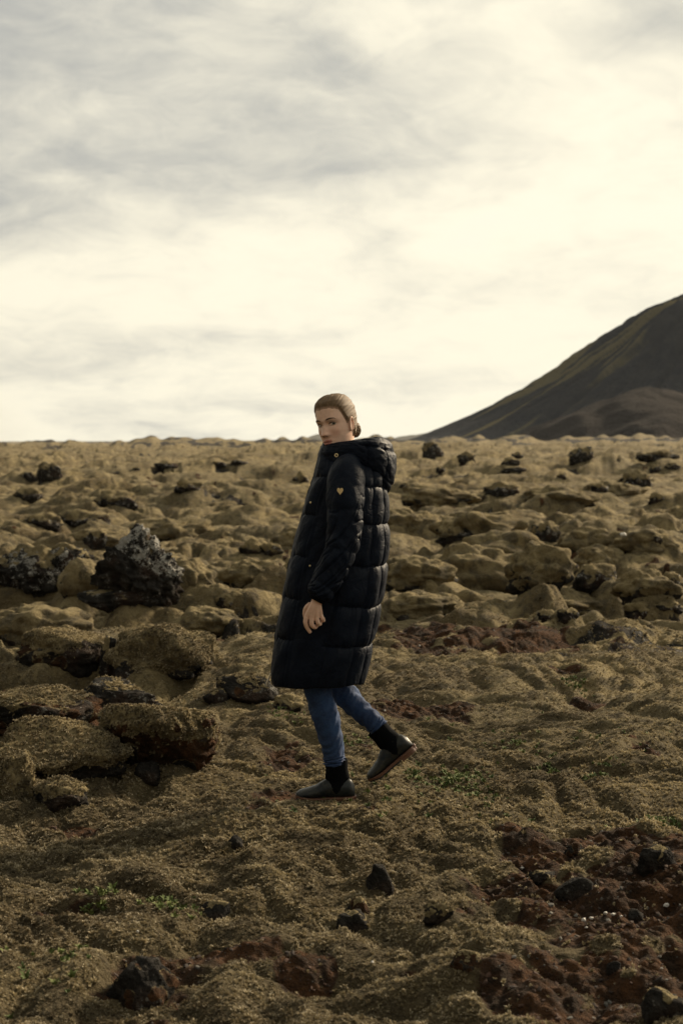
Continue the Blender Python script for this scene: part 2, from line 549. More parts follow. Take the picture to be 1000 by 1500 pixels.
# ------------------------------------------------------------------ mountain and far hill
def build_mountain():
    m, nt, b = pbsdf('mountain_slope', rough=1.0)
    b.inputs['Specular IOR Level'].default_value = 0.05
    pos = nt.add('ShaderNodeTexCoord').outputs['Object']
    am = nt.add('ShaderNodeAttribute', {'attribute_name': 'moss'}).outputs['Fac']
    ar = nt.add('ShaderNodeAttribute', {'attribute_name': 'red'}).outputs['Fac']
    n1 = nt.noise(pos, 0.045, 7, 0.68, 0.6)
    n2 = nt.noise(pos, 0.35, 5, 0.7)
    c = nt.mix(nt.rng(n1, .35, .66), (0.014, 0.018, 0.026), (0.030, 0.031, 0.035))
    c = nt.mix(nt.rng(nt.math('ADD', am, nt.math('MULTIPLY', nt.math('SUBTRACT', n1, .5), 1.0)), .32, .85), c, (0.130, 0.112, 0.058))
    c = nt.mix(nt.rng(nt.math('ADD', ar, nt.math('MULTIPLY', nt.math('SUBTRACT', n1, .5), 1.0)), .35, .7), c, (0.024, 0.019, 0.016))
    c = nt.mix(nt.rng(n2, .55, .75, 0, .5), c, (0.016, 0.014, 0.014))
    nt.l.new(c, b.inputs['Base Color'])
    bump(nt, b, nt.math('ADD', n2, nt.math('MULTIPLY', nt.noise(pos, .11, 5, .7, .8), 2.2)), .9, 2.5)
    D = 1000.0
    k = D / F_PX
    cx, cy = (1165 - 500) * k, D + 150.0
    px_s = np.array([560, 600, 640, 700, 760, 800, 850, 900, 950, 985, 1010, 1040, 1090, 1165])
    py_s = np.array([650, 646, 635, 611, 584, 565, 540, 511, 481, 459, 447, 438, 424, 414])
    rad = (1165 - px_s) * k
    hh = (646 - py_s) * k * (cy / D)
    N, Mv = 420, 520
    xs = np.linspace(cx - 330, cx + 420, Mv)
    ys = np.linspace(cy - 330, cy + 330, N)
    X, Y = np.meshgrid(xs, ys)
    dx, dy = X - cx, Y - cy
    ang = np.arctan2(dy, dx)
    rr = np.hypot(dx, dy * 1.0)
    wr = rr * (1 + .035 * perlin(np.cos(ang) * 3 + 5, np.sin(ang) * 3, 71)) + 5 * perlin(X / 45, Y / 45, 72)
    Z = np.interp(wr, rad[::-1], hh[::-1]) - 2
    mid = np.clip(Z / 60, 0, 1)
    gull = np.abs(perlin(np.cos(ang) * 9, np.sin(ang) * 9 + rr * .004, 73))
    gull2 = np.abs(perlin(np.cos(ang) * 26, np.sin(ang) * 26 + rr * .008, 74))
    Z = Z - mid * (9 * (1 - gull) ** 3 + 3.5 * (1 - gull2) ** 3) * ss(10, 60, rr) + 1.5 * mid
    Z = Z + 1.2 * perlin(X / 12, Y / 12, 75) * mid + .6 * perlin(X / 5, Y / 5, 76) * mid
    # the lower brown shoulder in front
    sx, sy = (1000 - 500) * k * .86, cy - 190
    q = np.hypot((X - sx) / 95, (Y - sy) / 120)
    q = q * (1 + .16 * perlin(X / 45, Y / 45, 70) + .07 * perlin(X / 16, Y / 16, 69))
    sh = 37 * np.clip(1 - q ** 1.2, 0, 1) + (2.0 * perlin(X / 24, Y / 24, 77) + 1.2 * perlin(X / 9, Y / 9, 79)) * np.clip(1 - q, 0, 1)
    red = ss(-3, 4, sh - Z) * (q < 1.0)
    Z = np.maximum(Z, sh)
    moss = ss(.15, .55, gull2 * .6 + perlin(ang * 6, rr * .01, 78) * .9) * (1 - ss(.2, .45, np.cos(ang + 1.95) - .55))
    me = mesh_from('mountain', np.stack([X, Y, Z], -1).reshape(-1, 3), grid_faces(N, Mv, False), m)
    attr(me, 'moss', moss.ravel())
    attr(me, 'red', red.ravel())
    tag(link('mountain', me), 'dark volcanic mountain rising to the right behind the lava field', 'mountain', kind='structure')

    m2, nt2, b2 = pbsdf('far_hill_slope', (0.05, 0.05, 0.045), 1.0)
    pos2 = nt2.add('ShaderNodeTexCoord').outputs['Object']
    nt2.l.new(nt2.mix(nt2.noise(pos2, .01, 5), (.03, .03, .03), (.08, .075, .05)), b2.inputs['Base Color'])

    def ridge(name, lab, Yd, pts):
        kx = Yd / F_PX
        p = np.array(pts, float)
        xs = np.linspace(p[0, 0], p[-1, 0], 160)
        hs = np.interp(xs, p[:, 0], p[:, 1])
        hs = np.convolve(np.pad(hs, 4, 'edge'), np.ones(9) / 9, 'valid') + .5 * perlin(xs / 6, 0.3, 81)
        X = (xs - 500) * kx
        T = np.linspace(-1, 1, 40)
        XX, TT = np.meshgrid(X, T)
        ZZ = (643 - hs)[None, :] * kx * np.cos(TT * np.pi / 2) ** .9 - 4 + EYE + 6 * perlin(XX / 90, TT * 3, 82)
        YY = Yd + TT * 260
        me = mesh_from(name, np.stack([XX, YY, ZZ], -1).reshape(-1, 3), grid_faces(40, 160, False), m2)
        tag(link(name, me), lab, 'hill', kind='structure')
    ridge('hill', 'low blue-grey hill on the skyline left of the mountain foot', 2600, [(520, 660), (550, 650), (575, 640), (600, 635), (640, 630), (690, 628), (760, 640), (820, 660)])
    ridge('hill', 'small blue-grey knoll on the skyline just left of the woman', 1900, [(405, 660), (440, 647), (455, 637), (466, 633), (485, 636), (505, 640), (530, 650), (560, 660)])


build_mountain()
# ------------------------------------------------------------------ rocks
_ICO = {}


def ico(n):
    if n not in _ICO:
        import bmesh
        bm = bmesh.new()
        bmesh.ops.create_icosphere(bm, subdivisions=n, radius=1.0)
        v = np.array([x.co[:] for x in bm.verts])
        v /= np.linalg.norm(v, axis=1)[:, None]
        f = np.array([[q.index for q in p.verts] for p in bm.faces])
        bm.free()
        _ICO[n] = (v, f)
    return _ICO[n]


MOSS_PTS = []      # extra places for moss tufts on the near boulders


def rock(name, label, px, py, w, h, dr=.8, seed=0, sub=5, moss=.5, blocky=.5, lichen=.4, rust=0., lumpy=1.0, group=None, cat='lava rock', jag=1.0, soft=.55, sink=.25, tilt=0., tufts=False):
    x, Y, z = hit(px, py)
    s = Y / F_PX
    a, hh = w / 2 * s, h * s
    b = a * dr
    n, f = ico(sub)
    rg = np.random.RandomState(seed + 100)
    off = rg.uniform(-50, 50, 3)
    rad = 1 + lumpy * (.30 * perlin3(n * 1.15 + off, seed) + .22 * (np.abs(perlin3(n * 2.3 + off, seed + 1)) if soft < .8 else .8 * perlin3(n * 2.6 + off, seed + 1) + .35 * perlin3(n * 5.2 + off, seed + 1)))
    for k in range(int(10 * blocky)):
        d = rg.normal(size=3)
        d /= np.linalg.norm(d)
        lim = rg.uniform(.62, .95)
        c = n @ d
        rad = np.where(c > .05, np.minimum(rad, lim / np.maximum(c, .05)), rad)
    p = n * rad[:, None]
    size = max(a, hh)
    fr = np.maximum(size, .05)
    det = .075 * np.abs(perlin3(p * 4.5 + off, seed + 2)) + .05 * perlin3(p * 9 + off, seed + 3) + .028 * np.abs(perlin3(p * 19 + off, seed + 4)) + .014 * perlin3(p * 40 + off, seed + 5)
    ms = n[:, 2] * .9 + .55 * perlin3(p * 1.7 + off, seed + 6) + .35 * perlin3(p * 6 + off, seed + 7)
    mk = ss(.75 - 1.5 * moss, 1.05 - 1.5 * moss, ms) if moss > 0 else np.zeros(len(n))
    p = p + n * (jag * det * (1 - soft * mk) * 1.2 + .03 * mk)[:, None]
    # normalise extents
    lo, hi = p.min(0), p.max(0)
    p = (p - (lo + hi) / 2) / ((hi - lo) / 2)
    ct, st = math.cos(tilt), math.sin(tilt)
    p = np.stack([p[:, 0] * ct + p[:, 2] * st, p[:, 1], -p[:, 0] * st + p[:, 2] * ct], -1)
    tot = hh / (1 - sink)
    p = p * np.array((a, b, tot / 2))
    cz = z - tot * sink + tot / 2
    me = mesh_from(name, p, f, M_LAVA)
    dirt = ss(.1, .6, perlin3(p / size * 2.2 + off, seed + 8) + (rust - .5) * 1.6) if rust > 0 else np.zeros(len(n))
    attr(me, 'rock', 1 - mk - dirt * (1 - mk))
    attr(me, 'dirt', dirt * (1 - mk))
    attr(me, 'lichen', 1.45 * ss(.1, .9, n[:, 2] + .5 * perlin3(n * 3 + off, 9)) + .2 if lichen == 'top' else np.clip(lichen * (1 + .8 * n[:, 2]), 0, 2))
    o = link(name, me)
    o.location = (x, Y + b * .8, cz)
    tag(o, label, cat, group)
    if tufts:
        q = p + np.array(o.location)
        tri = q[f]
        ar = np.linalg.norm(np.cross(tri[:, 1] - tri[:, 0], tri[:, 2] - tri[:, 0]), axis=1) / 2
        mf = mk[f].mean(1)
        nf = np.cross(tri[:, 1] - tri[:, 0], tri[:, 2] - tri[:, 0])
        nf /= np.linalg.norm(nf, axis=1)[:, None] + 1e-9
        cnt = rg.poisson(ar * mf * 5200)
        idx = np.repeat(np.arange(len(f)), cnt)
        u, v = rg.rand(len(idx)), rg.rand(len(idx))
        fl = u + v > 1
        u[fl], v[fl] = 1 - u[fl], 1 - v[fl]
        t = tri[idx]
        pts = t[:, 0] + (t[:, 1] - t[:, 0]) * u[:, None] + (t[:, 2] - t[:, 0]) * v[:, None]
        keep = pts[:, 2] > z - .05
        MOSS_PTS.append((pts[keep], nf[idx][keep]))
    return o


# near left: the boulder pile
rock('mossy_boulder', 'mossy boulder with a rusty face and a dark hollow beneath, left of the woman', 225, 1142, 185, 104, .75, 3, 6, .50, .35, .2, .95, 1.5, cat='boulder', tufts=True, sink=.18)
rock('mossy_boulder', 'broad grey-green moss cushion boulder at the left edge, left of the rusty boulder', 80, 1148, 215, 84, .7, 8, 6, .80, .1, .1, .1, 1.4, cat='boulder', tufts=True, sink=.2)
rock('mossy_boulder', 'small rounded moss boulder adjoining the right end of the rusty boulder', 290, 1118, 62, 62, .9, 14, 5, .75, .1, .1, .0, .8, cat='boulder', tufts=True)
rock('lava_slab', 'dark jagged lava slab lying across the top of the boulder pile', 165, 1056, 170, 54, .5, 21, 5, .06, .7, .25, .3, 1.3, jag=1.8, tilt=.14, sink=.3, tufts=True)
rock('lava_slab', 'rusty brown lava ledge behind the moss cushion at the left edge', 40, 1085, 220, 68, .7, 24, 5, .20, .5, .3, .8, 1.3, jag=1.6, sink=.25, tufts=True)
rock('lava_rock', 'dark angular lava rock in the hollow beneath the rusty boulder', 215, 1150, 46, 30, .8, 26, 4, .0, .9, .2, .1)
rock('mossy_rock', 'small dark mossy rock on the moss below the boulder pile', 82, 1192, 92, 44, .8, 31, 5, .42, .4, .2, .35, cat='rock', tufts=True)
# left, a few steps further back
rock('lava_rock', 'knobbly dark lava rock at the end of the rusty ledge', 170, 999, 64, 66, .8, 36, 5, .12, .4, .6, .1, 1.5, jag=1.8)
rock('lava_rock', 'rounded dark lava lump at the foot of the knobbly rock', 183, 1000, 34, 34, .8, 38, 4, .05, .2, .4, .1)
rock('lava_slab', 'flat rusty ledge with moss hanging on its front, left of the knobbly rock', 95, 985, 170, 60, .6, 40, 5, .45, .4, .3, .7, sink=.3, tufts=True)
rock('lava_block', 'tall pointed lava block with white lichen on its tip', 203, 897, 136, 122, .8, 45, 6, .0, .6, 'top', .35, 1.3, jag=1.9, sink=.12, tilt=.40)
rock('lava_rock', 'low dark lava tongue lying at the foot of the lichen block', 170, 893, 130, 30, .6, 47, 5, .15, .3, .4, .2)
rock('lava_rock', 'jagged dark rubble heap with lichen spots at the left edge', 40, 874, 150, 74, .7, 52, 5, .12, .5, .7, .3, 1.5, jag=2.2)
rock('lava_rock', 'dark lava rock with pale lichen between rubble heap and moss mound', 90, 856, 90, 58, .8, 55, 5, .2, .5, .8, .1, 1.5, jag=2.0)
rock('mossy_rock', 'moss-draped lava bulge overhanging the dark cave', 118, 878, 84, 60, .9, 57, 5, .85, .1, .1, .0, .8, cat='rock')
rock('lava_rock', 'small dark lava crag with a moss cap behind the dark cave', 138, 806, 40, 30, .8, 59, 4, .3, .7, .5, .1)
rock('lava_rock', 'low dark lava rock beside the hem of the coat', 362, 1032, 100, 40, .7, 62, 5, .10, .7, .25, .35, sink=.3, tufts=True)
rock('lava_rock', 'flat dark lava piece left of the low rock by the coat', 316, 1030, 40, 20, .7, 64, 4, .1, .7, .2, .3, tufts=True)
# moss pillows over lava, each with its shaded undercut
GM = 'moss mounds over the lava'
for i, (px, py, w, h, lab, ms) in enumerate([
    (690, 864, 200, 66, 'biggest long moss mound with dark undercut, right of the coat', .74),
    (797, 854, 112, 60, 'humped moss mound with a hollow front, adjoining the biggest mound on its right', .72),
    (884, 846, 90, 44, 'round moss bun above the black hollow rock on the right', .8),
    (618, 856, 116, 40, 'moss mound between the coat and the biggest mound', .76),
    (745, 818, 170, 40, 'broad moss mound rising behind the humped one', .76),
    (705, 786, 150, 36, 'moss mound roofing a dark lava shelf in the right field', .62),
    (612, 902, 120, 32, 'low pale moss mound touching the back of the coat', .9),
    (842, 897, 124, 28, 'low moss ledge below the black hollow rock', .74),
    (952, 872, 104, 36, 'moss mound near the right edge below the lone white stone', .74),
    (950, 806, 120, 30, 'gentle moss mound right of the lone white stone', .85),
    (862, 800, 100, 28, 'gentle moss mound left of the lone white stone', .85),
    (364, 855, 98, 36, 'loaf-shaped moss bun just left of the sleeve', .9),
    (268, 872, 100, 52, 'smooth moss mound behind the lichen block', .9),
    (232, 982, 180, 62, 'moss-hung bank ending in a dark hollow, right of the knobbly rock', .78),
    (60, 935, 170, 44, 'moss mound at the left edge above the rusty ledge', .85),
    (300, 925, 110, 32, 'low moss mound right of the lichen block', .9),
    (20, 1172, 74, 66, 'steep moss hump cut by the left edge of the view', .9),
    (602, 774, 90, 28, 'small moss mound beside the back of the coat', .8),
    (830, 738, 120, 24, 'wide moss mound in the middle of the far right field', .8),
    (648, 738, 124, 24, 'wide moss mound below the rounded lava crag', .8),
    (905, 726, 96, 22, 'moss mound under the triangular lava peak', .8),
    (430, 800, 80, 26, 'moss mound half hidden by the front of the coat', .8),
    (150, 800, 120, 26, 'moss mound behind the lichen block and rubble', .75),
    (250, 790, 130, 30, 'broad moss mound at the foot of the left slope', .75),
]):
    rock('moss_mound', lab, px, py, w, h, .75, 500 + i * 5, 5, ms, .0, .3, .25, 1.25, GM, 'moss mound', jag=.9, soft=.9, sink=.42 if py > 830 else .48, tufts=py > 950)
# the near moss carpet
rock('lava_stone', 'dark lava stone half sunk in the moss below the trailing boot', 557, 1307, 44, 36, .8, 70, 4, .0, .5, .05, .1, cat='stone', sink=.45)
rock('lava_stone', 'rusty red stone perched on the dark flat stone below the boots', 524, 1342, 34, 26, .8, 72, 4, .05, .3, .05, .95, cat='stone', sink=.45)
rock('lava_stone', 'dark flat stone under the rusty red one', 516, 1370, 48, 30, .8, 74, 4, .1, .6, .1, .1, cat='stone', sink=.45)
rock('lava_stone', 'dark stone with a moss cap at the mouth of a small burrow', 642, 1358, 48, 32, .8, 76, 4, .35, .4, .05, .2, cat='stone', tufts=True)
rock('lava_stone', 'dark stone half buried in moss straight below the front boot', 312, 1347, 52, 24, .7, 78, 4, .1, .4, .05, .05, cat='stone', sink=.45)
rock('lava_stone', 'small round black stone on the moss left of the front boot', 343, 1246, 26, 18, .9, 80, 4, .0, .3, .0, .0, cat='stone', sink=.45)
rock('brown_stone', 'large worn brown stone in the soil pit at the bottom left', 200, 1478, 120, 60, .8, 83, 5, .0, .7, .3, .6, cat='stone', sink=.5)
rock('lava_stone', 'dark slab-like stone on the upper edge of the soil bank', 842, 1318, 60, 30, .7, 86, 4, .0, .9, .2, .2, cat='stone', sink=.45)
rock('lava_stone', 'grey angular stone on the soil bank right of the moss tuft', 965, 1275, 60, 34, .7, 88, 4, .05, .8, .2, .3, cat='stone', sink=.45)
rock('lava_stone', 'reddish stone poking from the moss edge of the soil bank', 842, 1254, 30, 18, .8, 90, 4, .0, .6, .2, .8, cat='stone', sink=.45)
rock('lava_stone', 'blue-grey stone beside the row of white pebbles', 930, 1352, 36, 16, .8, 92, 4, .0, .6, .2, .0, cat='stone', sink=.45)
rock('lava_stone', 'small grey stone in the middle of the soil bank', 899, 1424, 22, 14, .8, 94, 3, .0, .6, .3, .0, cat='stone', sink=.45)
rock('lava_stone', 'rusty clod at the left tip of the soil bank', 684, 1424, 50, 26, .8, 96, 4, .15, .3, .1, .85, cat='stone', sink=.45)
rock('lava_stone', 'dark rock at the bottom right corner of the soil bank', 978, 1490, 70, 40, .8, 98, 4, .05, .6, .2, .3, cat='stone', sink=.45)
rock('lava_stone', 'flat pale-brown stone above the white pebbles', 795, 1294, 40, 14, .8, 99, 4, .1, .7, .2, .5, cat='stone', sink=.45)
# right, the rough field
G = 'dark lava rocks among the moss humps'
FAR = [
    (800, 793, 44, 30, 'dark lava rock with one pale face at the right end of the lava shelf', .1, .7),
    (668, 792, 40, 22, 'dark lava rock at the left end of the long lava shelf', .15, .6),
    (872, 862, 72, 36, 'black lava hollow rock beneath the round moss bun', .12, .5),
    (915, 872, 36, 24, 'squat dark rock just right of the round moss bun', .15, .6),
    (833, 910, 34, 18, 'dark lava rock on the lip above the rusty soil strip', .12, .6),
    (803, 908, 34, 14, 'flat dark lava rock beside the pale lip of the rusty soil strip', .1, .7),
    (940, 905, 52, 24, 'dark mossy-backed rock on the plateau edge near the right side', .35, .5),
    (980, 896, 46, 14, 'low black rock at the right edge of the plateau', .1, .6),
    (955, 848, 34, 20, 'pair-sized dark crag near the right edge', .1, .8),
    (984, 862, 36, 24, 'dark lichen-flecked crag touching the right edge', .15, .8),
    (830, 880, 50, 18, 'dark low rock under the moss ledge beside the moss bun', .3, .5),
    (735, 728, 56, 22, 'dark branching lava crag in the middle of the right field', .05, .8),
    (700, 735, 40, 12, 'flat dark lava streak left of the branching crag', .1, .7),
    (932, 712, 50, 24, 'triangular black lava peak in the right field', .15, .8),
    (855, 676, 44, 22, 'spiky black lava crag near the right skyline', .0, 1.),
    (634, 672, 34, 24, 'twin-headed dark lava crag near the mountain foot', .0, 1.),
    (683, 680, 28, 18, 'rounded dark lava crag right of the twin-headed one', .05, .7),
    (758, 672, 18, 10, 'small dark lava knob on a moss rise in the far right field', .05, .8),
    (748, 683, 28, 12, 'dark lava rock just below the small lava knob', .05, .8),
    (752, 692, 40, 8, 'long flat dark lava streak below the small lava knob', .1, .7),
    (965, 672, 66, 14, 'long low dark lava ridge near the right end of the skyline', .1, .7),
    (960, 693, 18, 12, 'small dark crag right of the triangular peak', .05, .8),
    (985, 690, 26, 12, 'dark lava crag at the right edge above the triangular peak', .05, .8),
    (879, 722, 28, 14, 'dark lava rock left of the triangular peak', .1, .7),
    (962, 738, 26, 16, 'dark lava rock below the triangular peak', .1, .7),
    (822, 702, 14, 8, 'small dark lava knob on the right moss slope', .05, .8),
    (600, 716, 34, 14, 'dark lava rock beside the hood', .15, .7),
    (645, 692, 14, 8, 'tiny dark lava knob below the rounded lava crag', .05, .8),
    (960, 795, 22, 14, 'small black notch-shaped rock right of the white stone', .05, .8),
    (70, 706, 40, 30, 'spiky dark lava crag in the far left field', .0, 1.),
    (40, 706, 34, 14, 'dark lava rock left of the spiky crag in the left field', .1, .7),
    (242, 692, 36, 12, 'dark lava outcrop high in the left field', .05, .8),
    (275, 722, 44, 20, 'dark lava crag with a moss shoulder in the left field', .15, .7),
    (318, 684, 26, 8, 'flat dark lava rock high in the left field', .05, .8),
    (350, 682, 30, 9, 'dark lava rock right of the flat one high in the left field', .05, .8),
    (440, 708, 26, 18, 'dark lava rock just left of the coat collar', .1, .7),
    (200, 690, 12, 6, 'tiny dark lava knob high in the left field', .05, .8),
    (165, 745, 70, 22, 'long dark lava cleft rock on the left slope', .2, .6),
    (115, 770, 90, 24, 'dark lava cleft rock at the lower end of the left slope', .2, .6),
    (60, 772, 60, 20, 'dark lava rock near the left edge below the slope', .2, .6),
    (35, 735, 50, 18, 'dark lava rock at the left edge of the slope', .2, .6),
    (370, 812, 44, 24, 'dark hollow-fronted rock left of the coat', .25, .5),
    (398, 815, 40, 20, 'mossy-topped dark rock touching the coat front', .3, .5),
    (335, 892, 44, 24, 'brown-topped lava rock right of the lichen block', .3, .5),
    (422, 1040, 50, 22, 'dark mossy lump under the coat hem', .4, .4),
]
for i, (px, py, w, h, lab, ms, bl) in enumerate(FAR):
    rock('lava_rock', lab, px, py, w, h, .7, 200 + i * 7, 4 if w * h > 500 else 3, ms + .22, bl * .12, .5, .15, 1.7, G, jag=2.6, sink=.38)

# the single white stone out on the right, and white pebbles on the soil
m_white, ntw, bw = pbsdf('white_stone', (0.72, 0.70, 0.66), .7)
ntw.l.new(ntw.mix(ntw.noise(ntw.add('ShaderNodeTexCoord').outputs['Object'], 60, 3), (.40, .385, .355), (.62, .60, .56)), bw.inputs['Base Color'])


bpy.context.view_layer.update()
DG = bpy.context.evaluated_depsgraph_get()


def pebble(label, px, py, w, h, seed, group=None):
    a, b = ray(px, py)
    ok, loc, *_ = SC.ray_cast(DG, (0, 0, EYE), Vector((a, 1, b)).normalized())
    x, Y, z = loc if ok else hit(px, py)
    s = Y / F_PX
    n, f = ico(3)
    rg = np.random.RandomState(seed)
    off = rg.uniform(-9, 9, 3)
    p = n * (1 + .6 * perlin3(n * 1.3 + off, seed))[:, None]
    p = p * np.array((w / 2.6 * s, w / 2.6 * s * .8, h / 3.2 * s))
    me = mesh_from('white_pebble', p, f, m_white)
    o = link('white_pebble', me)
    o.location = (x, Y, z + h * s * .32 + .004)
    tag(o, label, 'pebble', group)


pebble('lone bright white stone on the moss of the far right field', 912, 787, 11, 10, 1)
GP = 'white pebbles on the rusty soil'
pebble('rounded white pebble, left one of the close trio on the soil bank', 854, 1352, 9, 9, 2, GP)
pebble('white pebble, right one of the close trio on the soil bank', 865, 1349, 7, 8, 3, GP)
pebble('tiny white pebble at the foot of the close trio', 858, 1362, 5, 5, 4, GP)
pebble('pale pebble at the left end of the row beside the blue-grey stone', 886, 1341, 7, 6, 5, GP)
pebble('white pebble in the middle of the row beside the blue-grey stone', 897, 1343, 8, 6, 6, GP)
pebble('tiny white pebble at the right end of the row beside the blue-grey stone', 909, 1345, 5, 4, 7, GP)
pebble('half white pebble alone near the right edge of the soil bank', 975, 1331, 10, 10, 8, GP)
pebble('tiny white pebble low on the right of the soil bank', 968, 1422, 5, 5, 9, GP)
pebble('small white pebble alone in the moss near the bottom centre', 545, 1413, 6, 6, 10)
pebble('small pale pebble in the moss above the soil bank', 764, 1275, 6, 6, 11)
pebble('small white pebble on the moss near the bottom left pit', 202, 1368, 5, 6, 12)
pebble('tiny white pebble in the rusty soil strip behind the woman', 614, 948, 4, 4, 13)
pebble('tiny white pebble on the moss right of the trailing knee', 563, 1043, 4, 4, 14)
# ------------------------------------------------------------------ fuzzy moss tufts, gravel, green sprigs (uncountable cover)
def gn_scatter(name, label, cat, pts, nrm, scl, protos_me, seed, tilt=.35):
    """one point-cloud mesh whose modifier sets a small plant or stone on every point"""
    me = bpy.data.meshes.new(name)
    n = len(pts)
    me.vertices.add(n)
    me.vertices.foreach_set('co', np.asarray(pts, np.float32).ravel())
    rg = np.random.RandomState(seed)
    nn = nrm + rg.normal(size=(n, 3)) * tilt
    nn /= np.linalg.norm(nn, axis=1)[:, None]
    # euler that takes +Z to nn, with a random spin
    tilt_a = np.arccos(np.clip(nn[:, 2], -1, 1))
    az = np.arctan2(nn[:, 1], nn[:, 0])
    spin = rg.uniform(0, 2 * np.pi, n)
    # R = Rz(az) Ry(tilt) Rz(spin)
    ca, sa, cb, sb, cg, sg = np.cos(az), np.sin(az), np.cos(tilt_a), np.sin(tilt_a), np.cos(spin), np.sin(spin)
    r20, r21, r22 = -sb * cg, sb * sg, cb
    r10, r00 = sa * cb * cg + ca * sg, ca * cb * cg - sa * sg
    ey = np.arcsin(np.clip(-r20, -1, 1))
    ex = np.arctan2(r21, r22)
    ez = np.arctan2(r10, r00)
    a = me.attributes.new('rot', 'FLOAT_VECTOR', 'POINT')
    a.data.foreach_set('vector', np.stack([ex, ey, ez], -1).astype(np.float32).ravel())
    a = me.attributes.new('scl', 'FLOAT', 'POINT')
    a.data.foreach_set('value', np.asarray(scl, np.float32))
    o = link(name, me)
    tag(o, label, cat, kind='stuff')
    ng = bpy.data.node_groups.new(name + '_scatter', 'GeometryNodeTree')
    ng.interface.new_socket('Geometry', in_out='INPUT', socket_type='NodeSocketGeometry')
    ng.interface.new_socket('Geometry', in_out='OUTPUT', socket_type='NodeSocketGeometry')
    gi, go = ng.nodes.new('NodeGroupInput'), ng.nodes.new('NodeGroupOutput')
    iop = ng.nodes.new('GeometryNodeInstanceOnPoints')
    oi = ng.nodes.new('GeometryNodeObjectInfo')
    po = bpy.data.objects.new(name + '_sprig', protos_me)
    oi.inputs['Object'].default_value = po
    na = ng.nodes.new('GeometryNodeInputNamedAttribute')
    na.data_type = 'FLOAT_VECTOR'
    na.inputs['Name'].default_value = 'rot'
    e2r = ng.nodes.new('FunctionNodeEulerToRotation')
    ns = ng.nodes.new('GeometryNodeInputNamedAttribute')
    ns.data_type = 'FLOAT'
    ns.inputs['Name'].default_value = 'scl'
    L = ng.links.new
    L(gi.outputs[0], iop.inputs['Points'])
    L(oi.outputs['Geometry'], iop.inputs['Instance'])
    L(na.outputs['Attribute'], e2r.inputs[0])
    L(e2r.outputs[0], iop.inputs['Rotation'])
    L(ns.outputs['Attribute'], iop.inputs['Scale'])
    L(iop.outputs[0], go.inputs[0])
    md = o.modifiers.new('scatter', 'NODES')
    md.node_group = ng
    return o


def tuft_mesh(name, mat, blades, seed, lean=.8, width=.16):
    rg = np.random.RandomState(seed)
    V, F, T = [], [], []
    for k in range(blades):
        a = rg.uniform(0, 2 * np.pi)
        ln = rg.uniform(.55, 1.0)
        le = rg.uniform(.1, 1) * lean
        d = np.array((math.cos(a), math.sin(a), 0))
        s = np.array((-d[1], d[0], 0)) * width * rg.uniform(.7, 1.2)
        b0 = d * rg.uniform(0, .35)
        mid = b0 + d * le * .35 * ln + np.array((0, 0, .55 * ln))
        tip = b0 + d * le * ln + np.array((0, 0, ln * (1 - .3 * le)))
        i = len(V)
        V += [b0 - s * .6, b0 + s * .6, mid - s, mid + s, tip]
        T += [0, 0, .5, .5, 1]
        F += [(i, i + 1, i + 3, i + 2), (i + 2, i + 3, i + 4)]
    me = mesh_from(name, V, F, mat, smooth=False)
    attr(me, 'tip', T)
    return me


def moss_tuft_material():
    m, nt, b = pbsdf('moss_fuzz', rough=.9)
    b.inputs['Specular IOR Level'].default_value = .15
    pos = nt.add('ShaderNodeNewGeometry').outputs['Position']
    c, cus = moss_colour(nt, pos)
    c = nt.mix(1.0, c, (1.25, 1.25, 1.25), 'MULTIPLY')
    rnd = nt.add('ShaderNodeObjectInfo').outputs['Random']
    tip = nt.add('ShaderNodeAttribute', {'attribute_name': 'tip'}).outputs['Fac']
    c = nt.mix(nt.rng(rnd, .0, .34, .6, 0.), c, (0.055, 0.042, 0.024))
    c = nt.mix(nt.math('MULTIPLY', nt.rng(tip, .35, 1.), nt.math('MULTIPLY', nt.rng(rnd, .3, 1., .1, 1.0), nt.math('SUBTRACT', 1.0, nt.math('MULTIPLY', cus, .8)))), c, (0.70, 0.62, 0.46))
    nt.l.new(c, b.inputs['Base Color'])
    tr = nt.add('ShaderNodeBsdfTranslucent', None, Color=(.2, .16, .07, 1))
    nt.l.new(c, tr.inputs['Color'])
    mx = nt.add('ShaderNodeMixShader', None, Fac=.3)
    nt.l.new(b.outputs[0], mx.inputs[1])
    nt.l.new(tr.outputs[0], mx.inputs[2])
    nt.l.new(mx.outputs[0], nt.n['Material Output'].inputs['Surface'])
    return m


